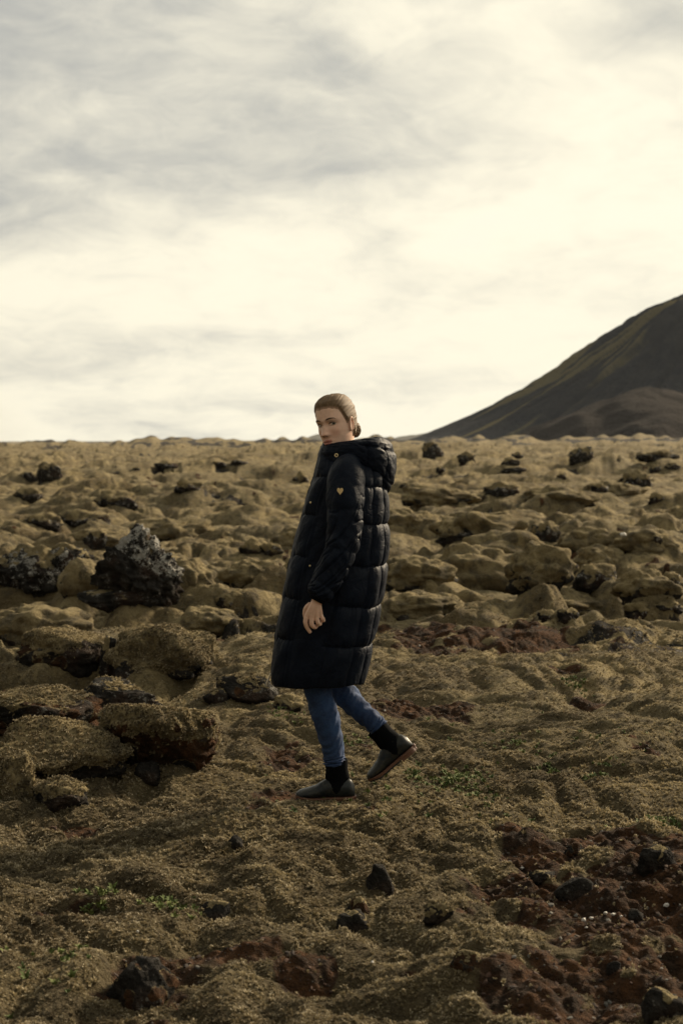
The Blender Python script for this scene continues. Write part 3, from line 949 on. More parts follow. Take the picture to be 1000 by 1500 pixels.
def scatter_moss():
    rg = np.random.RandomState(77)
    P = []
    for (r0, r1, sp) in ((3.0, 4.2, .0085), (4.2, 5.2, .0095), (5.2, 6.5, .0115), (6.5, 8.2, .0145), (8.2, 11, .019), (11, 16, .027)):
        half = R(17.5)
        n = int(half * (r1 ** 2 - r0 ** 2) / sp ** 2 * .85)
        r = np.sqrt(rg.uniform(r0 ** 2, r1 ** 2, n))
        t = rg.uniform(-half, half, n)
        P.append(np.stack([r * np.sin(t), r * np.cos(t), np.full(n, sp)], -1))
    P = np.concatenate(P)
    x, y, sp = P.T
    d = dirt_mask(x, y)
    rkn = perlin(x / .12, y / .12, 91) * .35
    keep = (d + rkn < .36) | (rg.rand(len(x)) < .035)
    bare = perlin(x / .28, y / .28, 92) + .5 * perlin(x / .07, y / .07, 93)
    keep &= rg.rand(len(x)) < np.clip(.92 - 1.1 * (bare - .3), .3, .92)
    keep &= rg.rand(len(x)) < 1 - ss(8.5, 16, np.hypot(x, y))
    x, y, sp = x[keep], y[keep], sp[keep]
    z = H(x, y)
    e = .02
    zx, zy = (H(x + e, y) - z) / e, (H(x, y + e) - z) / e
    nr = np.stack([-zx, -zy, np.ones_like(zx)], -1)
    nr /= np.linalg.norm(nr, axis=1)[:, None]
    ok = nr[:, 2] > .12
    pts = np.stack([x, y, z - .002], -1)[ok]
    nr, sp = nr[ok], sp[ok]
    scl = sp * rg.uniform(.65, 1.0, len(sp)) ** 1 * rg.choice((1, 1.25, 1.9), len(sp), p=(.55, .33, .12)) * 1.25
    rr_ = np.hypot(pts[:, 0], pts[:, 1])
    scl = scl * (.92 - .42 * ss(5.0, 8.0, rr_))
    for (q, qn) in MOSS_PTS:
        pts = np.concatenate([pts, q])
        nr = np.concatenate([nr, qn])
        scl = np.concatenate([scl, rg.uniform(.008, .017, len(q))])
    print('moss tufts', len(pts))
    gn_scatter('moss', 'fuzzy olive and straw moss carpeting the near ground and boulders', 'moss', pts, nr, scl,
               tuft_mesh('moss_sprig', moss_tuft_material(), 9, 4), 5)
    # gravel on bare soil
    n = 160000
    half = R(17)
    r = np.sqrt(rg.uniform(9, 13 ** 2, n))
    t = rg.uniform(-half, half, n)
    x, y = r * np.sin(t), r * np.cos(t)
    k = (dirt_mask(x, y) > .5) & (rg.rand(n) < .55)
    x, y = x[k], y[k]
    mg, ntg, bg = pbsdf('soil_gravel', rough=.95)
    rnd = ntg.add('ShaderNodeObjectInfo').outputs['Random']
    cg = ntg.mix(rnd, (.022, .016, .013), (.075, .038, .024))
    cg = ntg.mix(ntg.rng(rnd, .86, .9), cg, (.10, .095, .085))
    ntg.l.new(cg, bg.inputs['Base Color'])
    v, f = ico(1)
    v = v * (1 + .5 * perlin3(v * 1.2 + 3.3, 4))[:, None] * np.array((1, .8, .6))
    scl = .0025 + .009 * rg.rand(len(x)) ** 5 + np.where(rg.rand(len(x)) < .004, .012, 0)
    pts = np.stack([x, y, H(x, y)], -1)
    gn_scatter('gravel', 'loose dark and rusty gravel on the bare soil patches', 'gravel', pts, np.tile((0, 0, 1.), (len(x), 1)), scl, mesh_from('gravel_chip', v, f, mg, smooth=False), 6, .6)
    # green sprigs
    X, Y = [], []
    for (px, py, w, h, n) in ((670, 1140, 60, 26, 90), (845, 1000, 30, 16, 40), (880, 1135, 60, 20, 30), (610, 1140, 30, 16, 30), (960, 1205, 70, 16, 50), (700, 1160, 60, 20, 30),
                              (420, 1050, 40, 24, 40), (140, 1330, 60, 16, 24), (520, 1080, 60, 14, 24), (800, 1125, 60, 14, 24), (740, 1085, 60, 14, 24), (250, 1330, 60, 30, 24), (600, 1180, 300, 60, 40), (780, 1080, 340, 60, 50), (80, 1420, 120, 60, 20)):
        ax = rg.normal(px, w / 3, n)
        ay = rg.normal(py, h / 3, n)
        for a, b_ in zip(ax, ay):
            Yd = flatY(b_)
            X.append(ray(a, b_)[0] * Yd)
            Y.append(Yd)
    x, y = np.array(X), np.array(Y)
    ml, ntl, bl = pbsdf('green_leaf', (.075, .105, .018), .85)
    rnd = ntl.add('ShaderNodeObjectInfo').outputs['Random']
    ntl.l.new(ntl.mix(rnd, (.045, .075, .014), (.115, .135, .03)), bl.inputs['Base Color'])
    pts = np.stack([x, y, H(x, y) + .006], -1)
    gn_scatter('ground_cover', 'tiny bright green leaves showing through the moss', 'ground cover', pts, np.tile((0, 0, 1.), (len(x), 1)), rg.uniform(.010, .022, len(x)),
               tuft_mesh('green_sprig', ml, 7, 9, 1.1, .28), 7)


scatter_moss()
# ------------------------------------------------------------------ the walker
YW = 6.07
ROOT = np.array((at(490, 1165, 6.07)[0], 6.07, 0.0))
person = bpy.data.objects.new('person', None)
COL.objects.link(person)
person.location = tuple(ROOT)
tag(person, 'woman in a long dark quilted coat and jeans on the moss, looking at the camera', 'person')


def P(px, py, d=0.0):
    """point of the figure's plane (photo pixels), d metres behind it (minus: nearer)"""
    q = at(px, py, YW)
    return np.array((q[0], q[1] + d, q[2]))


def PX(px, py, d=0.0):
    """the same, seen exactly at that pixel at its own depth"""
    return at(px, py, YW + d)


def part(name, verts, faces, mat, parent=None, smooth=True):
    me = mesh_from(name, np.asarray(verts) - ROOT, faces, mat, smooth)
    return link(name, me, parent or person)


def catmull(pts, n):
    p = np.asarray(pts, float)
    t = np.linspace(0, len(p) - 1, n)
    i = np.clip(t.astype(int), 0, len(p) - 2)
    u = (t - i)[:, None]
    g = lambda k: p[np.clip(k, 0, len(p) - 1)]
    a, b, c, d = g(i - 1), g(i), g(i + 1), g(i + 2)
    return .5 * (2 * b + (c - a) * u + (2 * a - 5 * b + 4 * c - d) * u ** 2 + (3 * b - a - 3 * c + d) * u ** 3)


def frames(C, ref):
    T = np.gradient(C, axis=0)
    T /= np.linalg.norm(T, axis=1)[:, None]
    A = np.cross(T, np.asarray(ref, float))
    A /= np.linalg.norm(A, axis=1)[:, None]
    B = np.cross(A, T)
    return T, A, B


def tube(pts, rad, n=40, m=28, ref=(0, 1, 0), flat=1.0, disp=None, caps=True):
    """smooth tube through pts; rad per point (m); ring angle 0 = A (across), 90 = ref side. returns verts, quads(list)"""
    C = catmull(pts, n)
    r = catmull(np.asarray(rad, float)[:, None], n)[:, 0]
    T, A, B = frames(C, ref)
    u = np.arange(m) / m * 2 * np.pi
    dr = disp(np.linspace(0, 1, n)[:, None], u[None, :]) if disp is not None else 0
    rr = r[:, None] + dr
    V = C[:, None, :] + A[:, None, :] * (rr * np.cos(u))[..., None] + B[:, None, :] * (rr * flat * np.sin(u))[..., None]
    V = V.reshape(-1, 3)
    F = [tuple(q) for q in grid_faces(n, m)]
    if caps:
        V = np.concatenate([V, C[:1] - T[:1] * r[0] * .5, C[-1:] + T[-1:] * r[-1] * .5])
        k = n * m
        F += [((j + 1) % m, j, k) for j in range(m)]
        F += [((n - 1) * m + j, (n - 1) * m + (j + 1) % m, k + 1) for j in range(m)]
    return V, F


# ---- head frame
HC = P(492.5, 621.5, 0.0)                       # between the ears at eye height
yaw, roll, pit = R(-35), R(-11), R(3)
Fv = Vector((math.sin(yaw), -math.cos(yaw), 0))
Rm = Matrix.Rotation(roll, 3, 'Y') @ Matrix.Rotation(pit, 3, Fv.cross(Vector((0, 0, 1))))
Fv = np.array(Rm @ Fv)
Uv = np.array(Rm @ Vector((0, 0, 1)))
Sv = np.cross(Fv, Uv)                        # image-right hand side (her left)


def headp(s, f, u):
    return HC + np.multiply.outer(s, Sv) + np.multiply.outer(f, Fv) + np.multiply.outer(u, Uv)


HZ = np.array([.122, .119, .11, .092, .065, .035, .015, 0, -.03, -.055, -.075, -.09, -.103, -.112, -.119, -.123])
HF = np.array([.006, .024, .047, .072, .088, .092, .092, .087, .087, .087, .085, .081, .078, .070, .050, .012])
HB = np.array([.006, .030, .056, .080, .098, .103, .102, .098, .084, .066, .052, .045, .040, .034, .024, .008])
HB = HB * .93
HW = .94 * np.array([.005, .026, .046, .063, .073, .0755, .0755, .074, .070, .064, .057, .049, .040, .032, .021, .006])


def head_radii(z):
    o = np.argsort(HZ)
    return [np.interp(z, HZ[o], q[o]) for q in (HF, HB, HW)]


def g2(x, y, sx, sy):
    return np.exp(-.5 * ((x / sx) ** 2 + (y / sy) ** 2))


def face_relief(s, z):
    d = 0
    a = np.abs(s)
    # nose
    t = np.clip((.012 - z) / .054, 0, 1)
    ridge = np.where(z > .012, .004 * np.exp(-((z - .012) / .010) ** 2), .004 + .0160 * t ** 1.25)
    ridge = np.where(z < -.043, ridge * np.exp(-((z + .043) / .0055) ** 2), ridge)
    d = d + ridge * np.exp(-.5 * (s / (.0065 + .0055 * t)) ** 2)
    d = d + .0075 * g2(a - .0125, z + .042, .005, .006)
    # sockets, brows, lids
    d = d - .0105 * g2(a - .031, z - .001, .0135, .0095)
    d = d - .0045 * g2(a - .013, z - .003, .006, .010)
    d = d + .0045 * g2(a - .032, z - .020, .018, .006)
    d = d + .0035 * g2(a - .034, z - .0085, .013, .0028)
    d = d + .0015 * g2(a - .031, z + .0105, .012, .003)
    # cheeks, mouth, chin
    d = d + .0045 * g2(a - .046, z + .026, .015, .014)
    d = d - .0035 * g2(a - .038, z + .062, .012, .014)
    d = d + .0030 * g2(s, z + .072, .024, .014)
    up = .0058 * g2(s, z + .0685, .0145, .0032)
    lo = .0068 * g2(s, z + .0795, .0130, .0040)
    slit = -.0060 * g2(s, z + .0738, .0160, .0019)
    d = d + up + lo + slit - .003 * g2(s, z + .060, .004, .006) - .0045 * g2(s, z + .0905, .015, .004)
    d = d + .006 * g2(s, z + .106, .015, .009)
    return d


def head_grid(nz=170, nu=200, grow=0.0, relief=True):
    z = np.concatenate([[.1219], np.linspace(.121, -.122, nz - 2), [-.1229]])
    f, b, w = head_radii(z)
    u = np.arange(nu) / nu * 2 * np.pi
    cu, su = np.cos(u), np.sin(u)
    e = 2 / 2.25
    cx, sx = np.sign(cu) * np.abs(cu) ** e, np.sign(su) * np.abs(su) ** e
    fr = np.where(cu > 0, f[:, None], b[:, None])
    Fq = (fr + grow) * cx
    Sq = (w[:, None] + grow) * sx
    Zq = np.repeat(z[:, None], nu, 1) * (1 + grow / .122)
    if relief:
        Fq = Fq + face_relief(Sq, Zq) * np.clip(cu * 2.2, 0, 1)[None, :]
    return Sq, Fq, Zq


# ---- body: tubes for trunk and limbs, the head, five-fingered hands; one voxel-remeshed surface
parts_v, parts_f = [], []


def addbody(V, F):
    k = sum(len(v) for v in parts_v)
    parts_v.append(np.asarray(V))
    parts_f.extend([tuple(i + k for i in f) for f in F])


Sq, Fq, Zq = head_grid()
hv = headp(Sq.ravel(), Fq.ravel(), Zq.ravel())
hf = [tuple(q) for q in grid_faces(*Sq.shape)]
nz, nu = Sq.shape
hf += [tuple(range(nu))[::-1], tuple((nz - 1) * nu + j for j in range(nu))]
addbody(hv, [f[::-1] for f in hf])
# ears
for sg in (-1, 1):
    a = np.linspace(0, 2 * np.pi, 25)[:-1]
    pts, rad = [], []
    for q in np.linspace(0, 1, 14):
        ang = R(-150) + q * R(290)
        pts.append(headp(sg * (.0715 + .006 * math.sin(q * 3.1)), -.002 - .0165 * math.sin(ang) * .75 - .004, -.012 + .030 * math.cos(ang)))
        rad.append(.0042)
    addbody(*tube(pts, rad, 40, 10, ref=tuple(Uv + .3 * Fv)))
    lobe = ico(3)
    addbody(headp(sg * (.0685 + lobe[0][:, 0] * .006), -.004 + lobe[0][:, 1] * .012, -.014 + lobe[0][:, 2] * .026), [tuple(f) for f in lobe[1]])
addbody(*tube([headp(0, -.025, -.03), headp(0, -.025, -.09), P(512, 668, .0), P(512, 690, .0)], [.055, .052, .055, .075], 20, 32))
addbody(*tube([P(513, 672), P(510, 700), P(504, 745), P(494, 810), P(486, 880), P(478, 935), P(478, 960)], [.05, .10, .115, .10, .105, .10, .07], 40, 40, flat=1.3))
addbody(*tube([P(511, 688, -.19), P(512, 682, 0), P(511, 688, .19)], [.05, .055, .05], 24, 24, ref=(1, 0, 0)))
ARM = {-1: [PX(508, 690, -.17), PX(508, 740, -.215), PX(506, 785, -.235), PX(498, 812, -.25), PX(482, 848, -.262), PX(463.5, 880, -.268)],
       1: [PX(508, 690, .17), PX(512, 740, .215), PX(514, 785, .23), PX(510, 812, .235), PX(500, 850, .24), PX(490, 884, .24)]}
HEEL = {-1: (P(519.5, 1166.5, -.08), R(1.5)), 1: (P(612, 1106, .13), R(40))}


def bootpt(sg, x, z):
    h, a = HEEL[sg]
    return h + x * np.array((-math.cos(a), 0, -math.sin(a))) + z * np.array((-math.sin(a), 0, math.cos(a)))


LEG = {-1: [P(478, 920, -.085), P(472, 965, -.09), P(467, 1005, -.09), P(478, 1045, -.09), P(489, 1095, -.085), P(493, 1128, -.08)],
       1: [P(478, 920, .10), P(474, 965, .11), P(487, 1003, .12), P(513, 1032, .125), P(545, 1063, .13), P(560, 1084, .13)]}
for sg in (-1, 1):
    addbody(*tube(ARM[sg], [.050, .046, .042, .040, .034, .026], 50, 24))
    addbody(*tube(LEG[sg], [.07, .055, .036, .031, .026, .022], 50, 28))
    # foot inside the boot
    a, t = [bootpt(sg, *q) for q in ((.075, .085), (.20, .036))]
    addbody(*tube([LEG[sg][-1], a, bootpt(sg, .13, .05), t], [.022, .022, .019, .010], 20, 16))
    # hand: (px, py, depth) relative to the near wrist
    off = np.array((0, 0, 0)) if sg < 0 else ARM[1][-1] - ARM[-1][-1]
    W0 = -.268

    def Q(px, py, d):
        q = PX(px, py, W0)
        return np.array((q[0], q[1] + (d if sg < 0 else -d), q[2])) + off
    for (kx, ky, kd, r0, r1) in ((449, 902, -.004, .014, .0105), (456.5, 904, -.009, .0145, .0108), (463.5, 903, -.006, .014, .0103), (469.5, 899.5, .002, .013, .0095)):
        addbody(*tube([Q(464, 878, .0), Q((464 + kx) / 2, (878 + ky) / 2, -.004 + kd * .5), Q(kx, ky, kd)], [.019, r0, r1], 16, 16))
    FING = [[(449, 902, -.004), (447.5, 911, -.006), (450, 919.5, .002), (454.5, 927, .010)],
            [(456.5, 904, -.009), (456.5, 914, -.010), (461, 919, .006), (464.5, 917, .022)],
            [(463.5, 903, -.006), (465.5, 911.5, -.006), (468.5, 914.5, .010), (469.5, 910, .026)],
            [(469.5, 899.5, .002), (472.2, 906.5, .002), (474, 909.5, .014), (473, 906, .026)]]
    for fg, r in zip(FING, (.0098, .0100, .0094, .0084)):
        addbody(*tube([Q(*q) for q in fg], [r * 1.03, r, r * .92, r * .74], 26, 14))
    addbody(*tube([Q(455, 886, .016), Q(448.5, 893, .030), Q(446.5, 902, .036), Q(449, 910, .036)], [.013, .0125, .0105, .008], 24, 14))


def remeshed(name, V, F, voxel):
    me = mesh_from(name + '_raw', V, F, None)
    o = link(name + '_raw', me)
    md = o.modifiers.new('r', 'REMESH')
    md.mode = 'VOXEL'
    md.voxel_size = voxel
    dg = bpy.context.evaluated_depsgraph_get()
    ev = o.evaluated_get(dg)
    me2 = bpy.data.meshes.new_from_object(ev)
    bpy.data.objects.remove(o)
    bpy.data.meshes.remove(me)
    me2.name = name
    return me2


def body():
    m, nt, b = pbsdf('skin', (.40, .22, .15), .48)
    b.inputs['Subsurface Weight'].default_value = .12
    b.inputs['Subsurface Radius'].default_value = (.012, .005, .003)
    b.inputs['Specular IOR Level'].default_value = .35
    al = nt.add('ShaderNodeAttribute', {'attribute_name': 'lip'}).outputs['Fac']
    ac = nt.add('ShaderNodeAttribute', {'attribute_name': 'cheek'}).outputs['Fac']
    ad = nt.add('ShaderNodeAttribute', {'attribute_name': 'lash_shade'}).outputs['Fac']
    pos = nt.add('ShaderNodeTexCoord').outputs['Object']
    c = nt.mix(nt.rng(nt.noise(pos, 60, 3), .35, .65), (.66, .43, .32), (.72, .48, .36))
    c = nt.mix(nt.math('MULTIPLY', ac, .5), c, (.60, .30, .22))
    c = nt.mix(al, c, (.38, .13, .105))
    c = nt.mix(ad, c, (.055, .030, .020))  # lashes, plus shade painted on lids, mouth line and nostrils
    nt.l.new(c, b.inputs['Base Color'])
    bump(nt, b, nt.noise(pos, 500, 2), .12, .001)
    V = np.concatenate(parts_v)
    me = remeshed('body', V, parts_f, .0021)
    n = len(me.vertices)
    co = np.empty(n * 3, np.float32)
    me.vertices.foreach_get('co', co)
    co = co.reshape(-1, 3)
    d = co - HC
    s, f, z = d @ Sv, d @ Fv, d @ Uv
    front = ss(.05, .065, f) * (np.abs(s) < .09) * (np.abs(z) < .14)
    a = np.abs(s)
    up = ss(.0075, .0045, np.abs(z + .0692 - .0016 * np.clip(1 - a / .004, 0, 1))) * ss(.0255, .019, a)
    lo = ss(.0072, .0050, np.abs(z + .0795)) * ss(.0230, .016, a)
    attr(me, 'lip', np.maximum(up, lo) * front * .85)
    attr(me, 'cheek', front * (g2(a - .045, z + .035, .018, .016) + .6 * g2(s, z + .045, .012, .01)))
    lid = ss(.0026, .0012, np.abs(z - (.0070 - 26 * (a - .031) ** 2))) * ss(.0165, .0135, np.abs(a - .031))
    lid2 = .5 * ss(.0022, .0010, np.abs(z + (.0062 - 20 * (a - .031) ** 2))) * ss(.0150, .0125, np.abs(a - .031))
    shadow = .42 * g2(a - .032, z - .011, .014, .0045)  # soft shade above the eye, painted into the skin colour
    line = .55 * ss(.0020, .0008, np.abs(z + .0742)) * ss(.022, .015, a)  # shade between the lips, painted in
    nost = .75 * g2(a - .0075, z + .0485, .0032, .0022)  # nostril shade, painted in
    attr(me, 'lash_shade', np.clip(np.maximum.reduce([lid, lid2, shadow, line, nost]), 0, 1) * front)
    co = (co - ROOT).astype(np.float32)
    me.vertices.foreach_set('co', co.ravel())
    me.polygons.foreach_set('use_smooth', np.ones(len(me.polygons), bool))
    me.materials.clear()
    me.materials.append(m)
    o = link('body', me, person)
    md = o.modifiers.new('smooth', 'SMOOTH')
    md.factor = .5
    md.iterations = 2
    return n


print('body verts', body())

# eyes and brows
m_eye, nte, be = pbsdf('eye', (.62, .58, .53), .12)
ai = nte.add('ShaderNodeAttribute', {'attribute_name': 'iris'}).outputs['Fac']
nte.l.new(nte.mix(nte.rng(ai, 1.2, 1.8), nte.mix(nte.rng(ai, .3, .7), (.58, .53, .48), (.10, .085, .06)), (.008, .007, .007)), be.inputs['Base Color'])
m_brow, ntb, bb = pbsdf('brow_hair', (.075, .045, .026), .8)
look = np.array((0, 0, EYE)) - HC
look /= np.linalg.norm(look)


def brow_f(s):
    f, b, w = head_radii(.021)
    return float(f * (1 - (s / w) ** 2.25) ** (1 / 2.25) + face_relief(np.array(s), np.array(.021)) + .0006)


for sg in (-1, 1):
    n_, f_ = ico(4)
    c = headp(sg * .031, .0635, .001)
    V = c + np.outer(n_ @ Sv, Sv) * .0142 + np.outer(n_ @ Fv, Fv) * .0118 + np.outer(n_ @ Uv, Uv) * .0072
    o = part('eye', V, f_, m_eye)
    cc = n_ @ look
    attr(o.data, 'iris', ss(.80, .86, cc) + ss(.94, .965, cc))
    k = np.linspace(-1, 1, 9)
    pts = [headp(sg * (.033 + .0185 * t), brow_f(.033 + .0185 * t), .0205 + .0035 * (1 - t * t) + .0012 * t - (.003 if t > .8 else 0)) for t in k]
    V, F = tube(pts, [.0014, .0028, .0033, .0034, .0032, .0028, .0023, .0016, .0008], 30, 8, ref=tuple(Fv))
    part('eyebrow', V, F, m_brow)


# ---- hair
def hair():
    m, nt, b = pbsdf('hair', (.17, .10, .05), .6)
    b.inputs['Specular IOR Level'].default_value = .25
    at_ = nt.add('ShaderNodeAttribute', {'attribute_name': 'strand'}).outputs['Fac']
    v = nt.add('ShaderNodeCombineXYZ', None, i0=at_, i1=0.0, i2=0.0).outputs[0]
    pos = nt.add('ShaderNodeTexCoord').outputs['Object']
    n1 = nt.noise(v, 34.0, 3, .65)
    n2 = nt.noise(pos, 40.0, 3)
    c = nt.mix(nt.rng(n1, .35, .68), (.032, .019, .010), (.27, .175, .095))
    c = nt.mix(nt.rng(n2, .45, .7, 0, .4), c, (.10, .058, .028))
    ae = nt.add('ShaderNodeAttribute', {'attribute_name': 'edge'}).outputs['Fac']
    c = nt.mix(nt.math('MULTIPLY', ae, .6), c, (.40, .25, .17))
    nt.l.new(c, b.inputs['Base Color'])
    bump(nt, b, n1, .6, .003)
    Sq, Fq, Zq = head_grid(150, 240, .0085, False)
    nz, nu = Sq.shape
    a = np.abs(Sq)
    # hairline: height above which the scalp is haired, as a function of front/back position
    line = np.where(Fq > .0, .076 - .10 * np.clip((a - .040) / .04, 0, 1) ** 1.3 - .35 * np.clip(.050 - Fq, 0, .05) ** 1.15, .0)
    hl = np.interp(Fq, [-.10, -.045, -.028, -.012, .006, .022, .040, .056, .072, .10], [-.075, -.070, -.035, .010, .002, -.004, .030, .058, .072, .076])
    hl = hl - .010 * np.clip(1 - a / .02, 0, 1) * 0
    hl = hl + .0035 * perlin(Sq * 160, Fq * 160, 305) + .005 * perlin(Sq * 45, Fq * 45, 306)
    cov = ss(-.004, .006, Zq - hl)
    # sink the uncovered shell into the head; comb lines
    st = np.arctan2(Zq - .01, a + .02) + .35 * Fq / .1
    comb = .0022 * perlin(st * 18 + 2 * np.sign(Sq), Fq * 6, 301) + .0008 * perlin(st * 46, Fq * 8, 302)
    part_dip = -.003 * np.exp(-(Sq / .004) ** 2) * ss(.02, .07, Fq + Zq - .06)
    S0, F0, Z0 = head_grid(150, 240, 0.0, False)
    k = np.where(cov > 0, .12 + .88 * ss(-.004, .022, Zq - hl), -.5)
    k = k * (1 + (comb + part_dip) / .0085)
    Sx, Fx, Zx = S0 + (Sq - S0) * k, F0 + (Fq - F0) * k, Z0 + (Zq - Z0) * k
    V = headp(Sx.ravel(), Fx.ravel(), Zx.ravel())
    G = grid_faces(nz, nu)
    keep = (cov.ravel()[G] > 0).any(1)
    top = [tuple(range(nu))]
    F = [tuple(f[::-1]) for f in G[keep]] + top
    me = mesh_from('hair', V - ROOT, F, m)
    attr(me, 'strand', (st + .0 * Sq).ravel())
    attr(me, 'edge', (1 - ss(.0, .009, Zq - hl)).ravel())
    hair_o = link('hair', me, person)
    # low bun
    n_, f_ = ico(5)
    q = n_.copy()
    ang = np.arctan2(q[:, 2], q[:, 1])
    sp = ang * .35 + np.arccos(np.clip(q[:, 0], -1, 1)) * .9
    rad = 1 + .05 * np.sin(sp * 14) + .05 * perlin3(q * 2.2, 9)
    V = headp(-.020 + q[:, 0] * rad * .026, -.100 + q[:, 1] * rad * .028, -.030 + q[:, 2] * rad * .036)
    o = part('hair_bun', V, f_, m, hair_o)
    attr(o.data, 'strand', sp)


hair()

# ---- coat
def coat_material():
    m, nt, b = pbsdf('coat_nylon', (.004, .006, .009), .58)
    b.inputs['Specular IOR Level'].default_value = .12
    pos = nt.add('ShaderNodeTexCoord').outputs['Object']
    n = nt.noise(pos, 26, 5, .6, .6)
    c = nt.mix(nt.rng(nt.noise(pos, 9, 3), .35, .65), (.0016, .0040, .0105), (.0028, .0064, .0150))
    nt.l.new(c, b.inputs['Base Color'])
    nt.l.new(nt.rng(n, .3, .7, .50, .66), b.inputs['Roughness'])
    h = nt.math('ADD', n, nt.math('MULTIPLY', nt.noise(pos, 900, 1), .05))
    bump(nt, b, h, .45, .012)
    return m


M_COAT = coat_material()
m_knit, _, bk_ = pbsdf('dark_rib', (.003, .0035, .0045), .9)
bk_.inputs['Specular IOR Level'].default_value = .06
m_gold, _, _ = pbsdf('gold', (.75, .60, .34), .38, Metallic=1.0)
m_cream, _, _ = pbsdf('cream_cord', (.62, .56, .45), .7)

KY = np.array([648, 655, 664, 674, 686, 705, 740, 770, 800, 825, 855, 885, 915, 940, 965, 985, 994], float)
KF = np.array([474, 469, 466, 464.5, 462, 457, 446, 437, 429, 423, 417, 412, 406, 402, 398, 396, 397], float)
KB = np.array([538, 545, 551, 556, 560, 563, 565, 566, 566, 564.5, 561, 556, 549, 543.5, 537, 532, 530], float)
KD = np.array([.075, .085, .105, .14, .178, .203, .208, .208, .208, .21, .213, .216, .22, .223, .223, .22, .216])


def quarter(d, w):
    t = np.clip(d / w, 0, 1)
    return np.sqrt(np.clip(1 - (1 - t) ** 2, 0, 1))


def build_coat():
    N, M = 420, 420
    py = np.linspace(648, 994, N)
    kern = np.hanning(31)
    kern /= kern.sum()
    sm = lambda q: np.convolve(np.pad(np.interp(py, KY, q), 15, 'edge'), kern, 'valid')
    f, bk, dp = sm(KF), sm(KB), sm(KD)
    u = np.arange(M) / M * 2 * np.pi
    cu, su = np.cos(u), np.sin(u)
    e = 2 / 2.35
    cx, sx = np.sign(cu) * np.abs(cu) ** e, np.sign(su) * np.abs(su) ** e
    px = ((f + bk) / 2)[:, None] - ((bk - f) / 2)[:, None] * cx[None, :]
    L = np.array([P(500, y) for y in py])
    k = YW / F_PX
    X = (px - 500) * (L[:, 1] / F_PX)[:, None] * 1.0
    X = X + 0 * k
    Yv = L[:, 1][:, None] - dp[:, None] * sx[None, :]
    Z = np.repeat(L[:, 2][:, None], M, 1)
    # outward normal in plan
    nx, ny = -cx * dp[:, None], -sx * ((bk - f) / 2 * k)[:, None]
    nl = np.hypot(nx, ny) + 1e-6
    nx, ny = nx / nl, ny / nl
    # arc length round each ring
    seg = np.hypot(np.diff(X, axis=1, append=X[:, :1]), np.diff(Yv, axis=1, append=Yv[:, :1]))
    s = np.concatenate([np.zeros((N, 1)), np.cumsum(seg, 1)[:, :-1]], 1)
    ud = np.degrees(u)
    U = np.minimum(ud, 360 - ud)            # 0 front .. 180 back, mirrored
    # rows: seams drop a little from front to back
    rows_b = np.array([640, 712, 766, 825, 884, 940, 1002], float)
    rows_f = np.array([640, 697, 752, 811, 870, 930, 1000], float)
    w = ss(40, 130, U)[None, :]
    dz = np.full((N, M), 9.)
    for a, c in zip(rows_f, rows_b):
        sy = a + (c - a) * w + 1.6 * perlin(ud[None, :] / 14, a / 7, 330)
        dz = np.minimum(dz, np.abs(py[:, None] - sy) * k)
    # upright seams
    du = np.full((N, M), 9.)
    for ang in (22, 50, 93, 127, 155, 205, 233, 267, 310, 338):
        j = np.clip(int(ang / 360 * M), 0, M - 1)
        d = np.abs(s - s[:, j:j + 1] - .004 * perlin(py / 30, ang / 5., 331)[:, None])
        du = np.minimum(du, d)
    side = ss(50, 56, U) * (1 - ss(88, 94, U))
    placket = 1 - ss(18, 23, U)
    back = ss(90, 95, U)
    puff = .018 * quarter(dz, .055) * (.45 + .55 * quarter(du, .05)) + .006 * quarter(du, .04)
    puff_side = .007 * quarter(du, .05)
    puff_pl = .010 * quarter(du, .012)
    pf = puff * (1 - side[None, :]) + puff_side * side[None, :]
    pf = pf * (1 - placket[None, :]) + puff_pl * placket[None, :]
    # gathers running out of the seams, soft folds
    near = np.exp(-dz / .022)
    gath = .0042 * perlin(s * 62, py[:, None] / 26, 333) * near * (1 - .8 * side[None, :])
    fold = .006 * perlin(s * 9, py[:, None] / 60 + s * 2, 334) + .0035 * perlin(s * 24 + py[:, None] / 40, py[:, None] / 30, 335)
    crk = -.0012 * np.exp(-(np.abs(perlin(s * 14 + 5, py[:, None] / 16, 336)) / .05) ** 2) * (perlin(s * 6, py[:, None] / 40, 337) > .05)
    D = pf + gath + fold + crk - .010
    X, Yv = X + nx * D, Yv + ny * D
    Z = Z + .004 * perlin(s * 7, py[:, None] / 50, 338) + (-.010 * np.cos(u)[None, :] * 0)
    # hem: a little wavy, rolled inwards to a lining
    hem = ss(970, 994, py)[:, None]
    Z = Z + hem * (.012 * perlin(ud[None, :] / 38, 2.2, 339) - .010 * np.cos(u - np.pi)[None, :] * 0)
    V = [np.stack([X, Yv, Z], -1)]
    cxm, cym = X[-1].mean(), Yv[-1].mean()
    for (sc_, dzz) in ((.985, -.008), (.955, -.010), (.925, -.002), (.90, .02), (.86, .12), (.80, .30), (.72, .50)):
        V.append(np.stack([cxm + (X[-1] - cxm) * sc_ + dzz * .09, cym + (Yv[-1] - cym) * sc_, Z[-1] + dzz], -1)[None])
    V = np.concatenate(V)
    n = len(V)
    F = [tuple(q[::-1]) for q in grid_faces(n, M)]
    V = V.reshape(-1, 3)
    F.append(tuple(range(M)))
    return part('coat', V, F, M_COAT)


coat = build_coat()


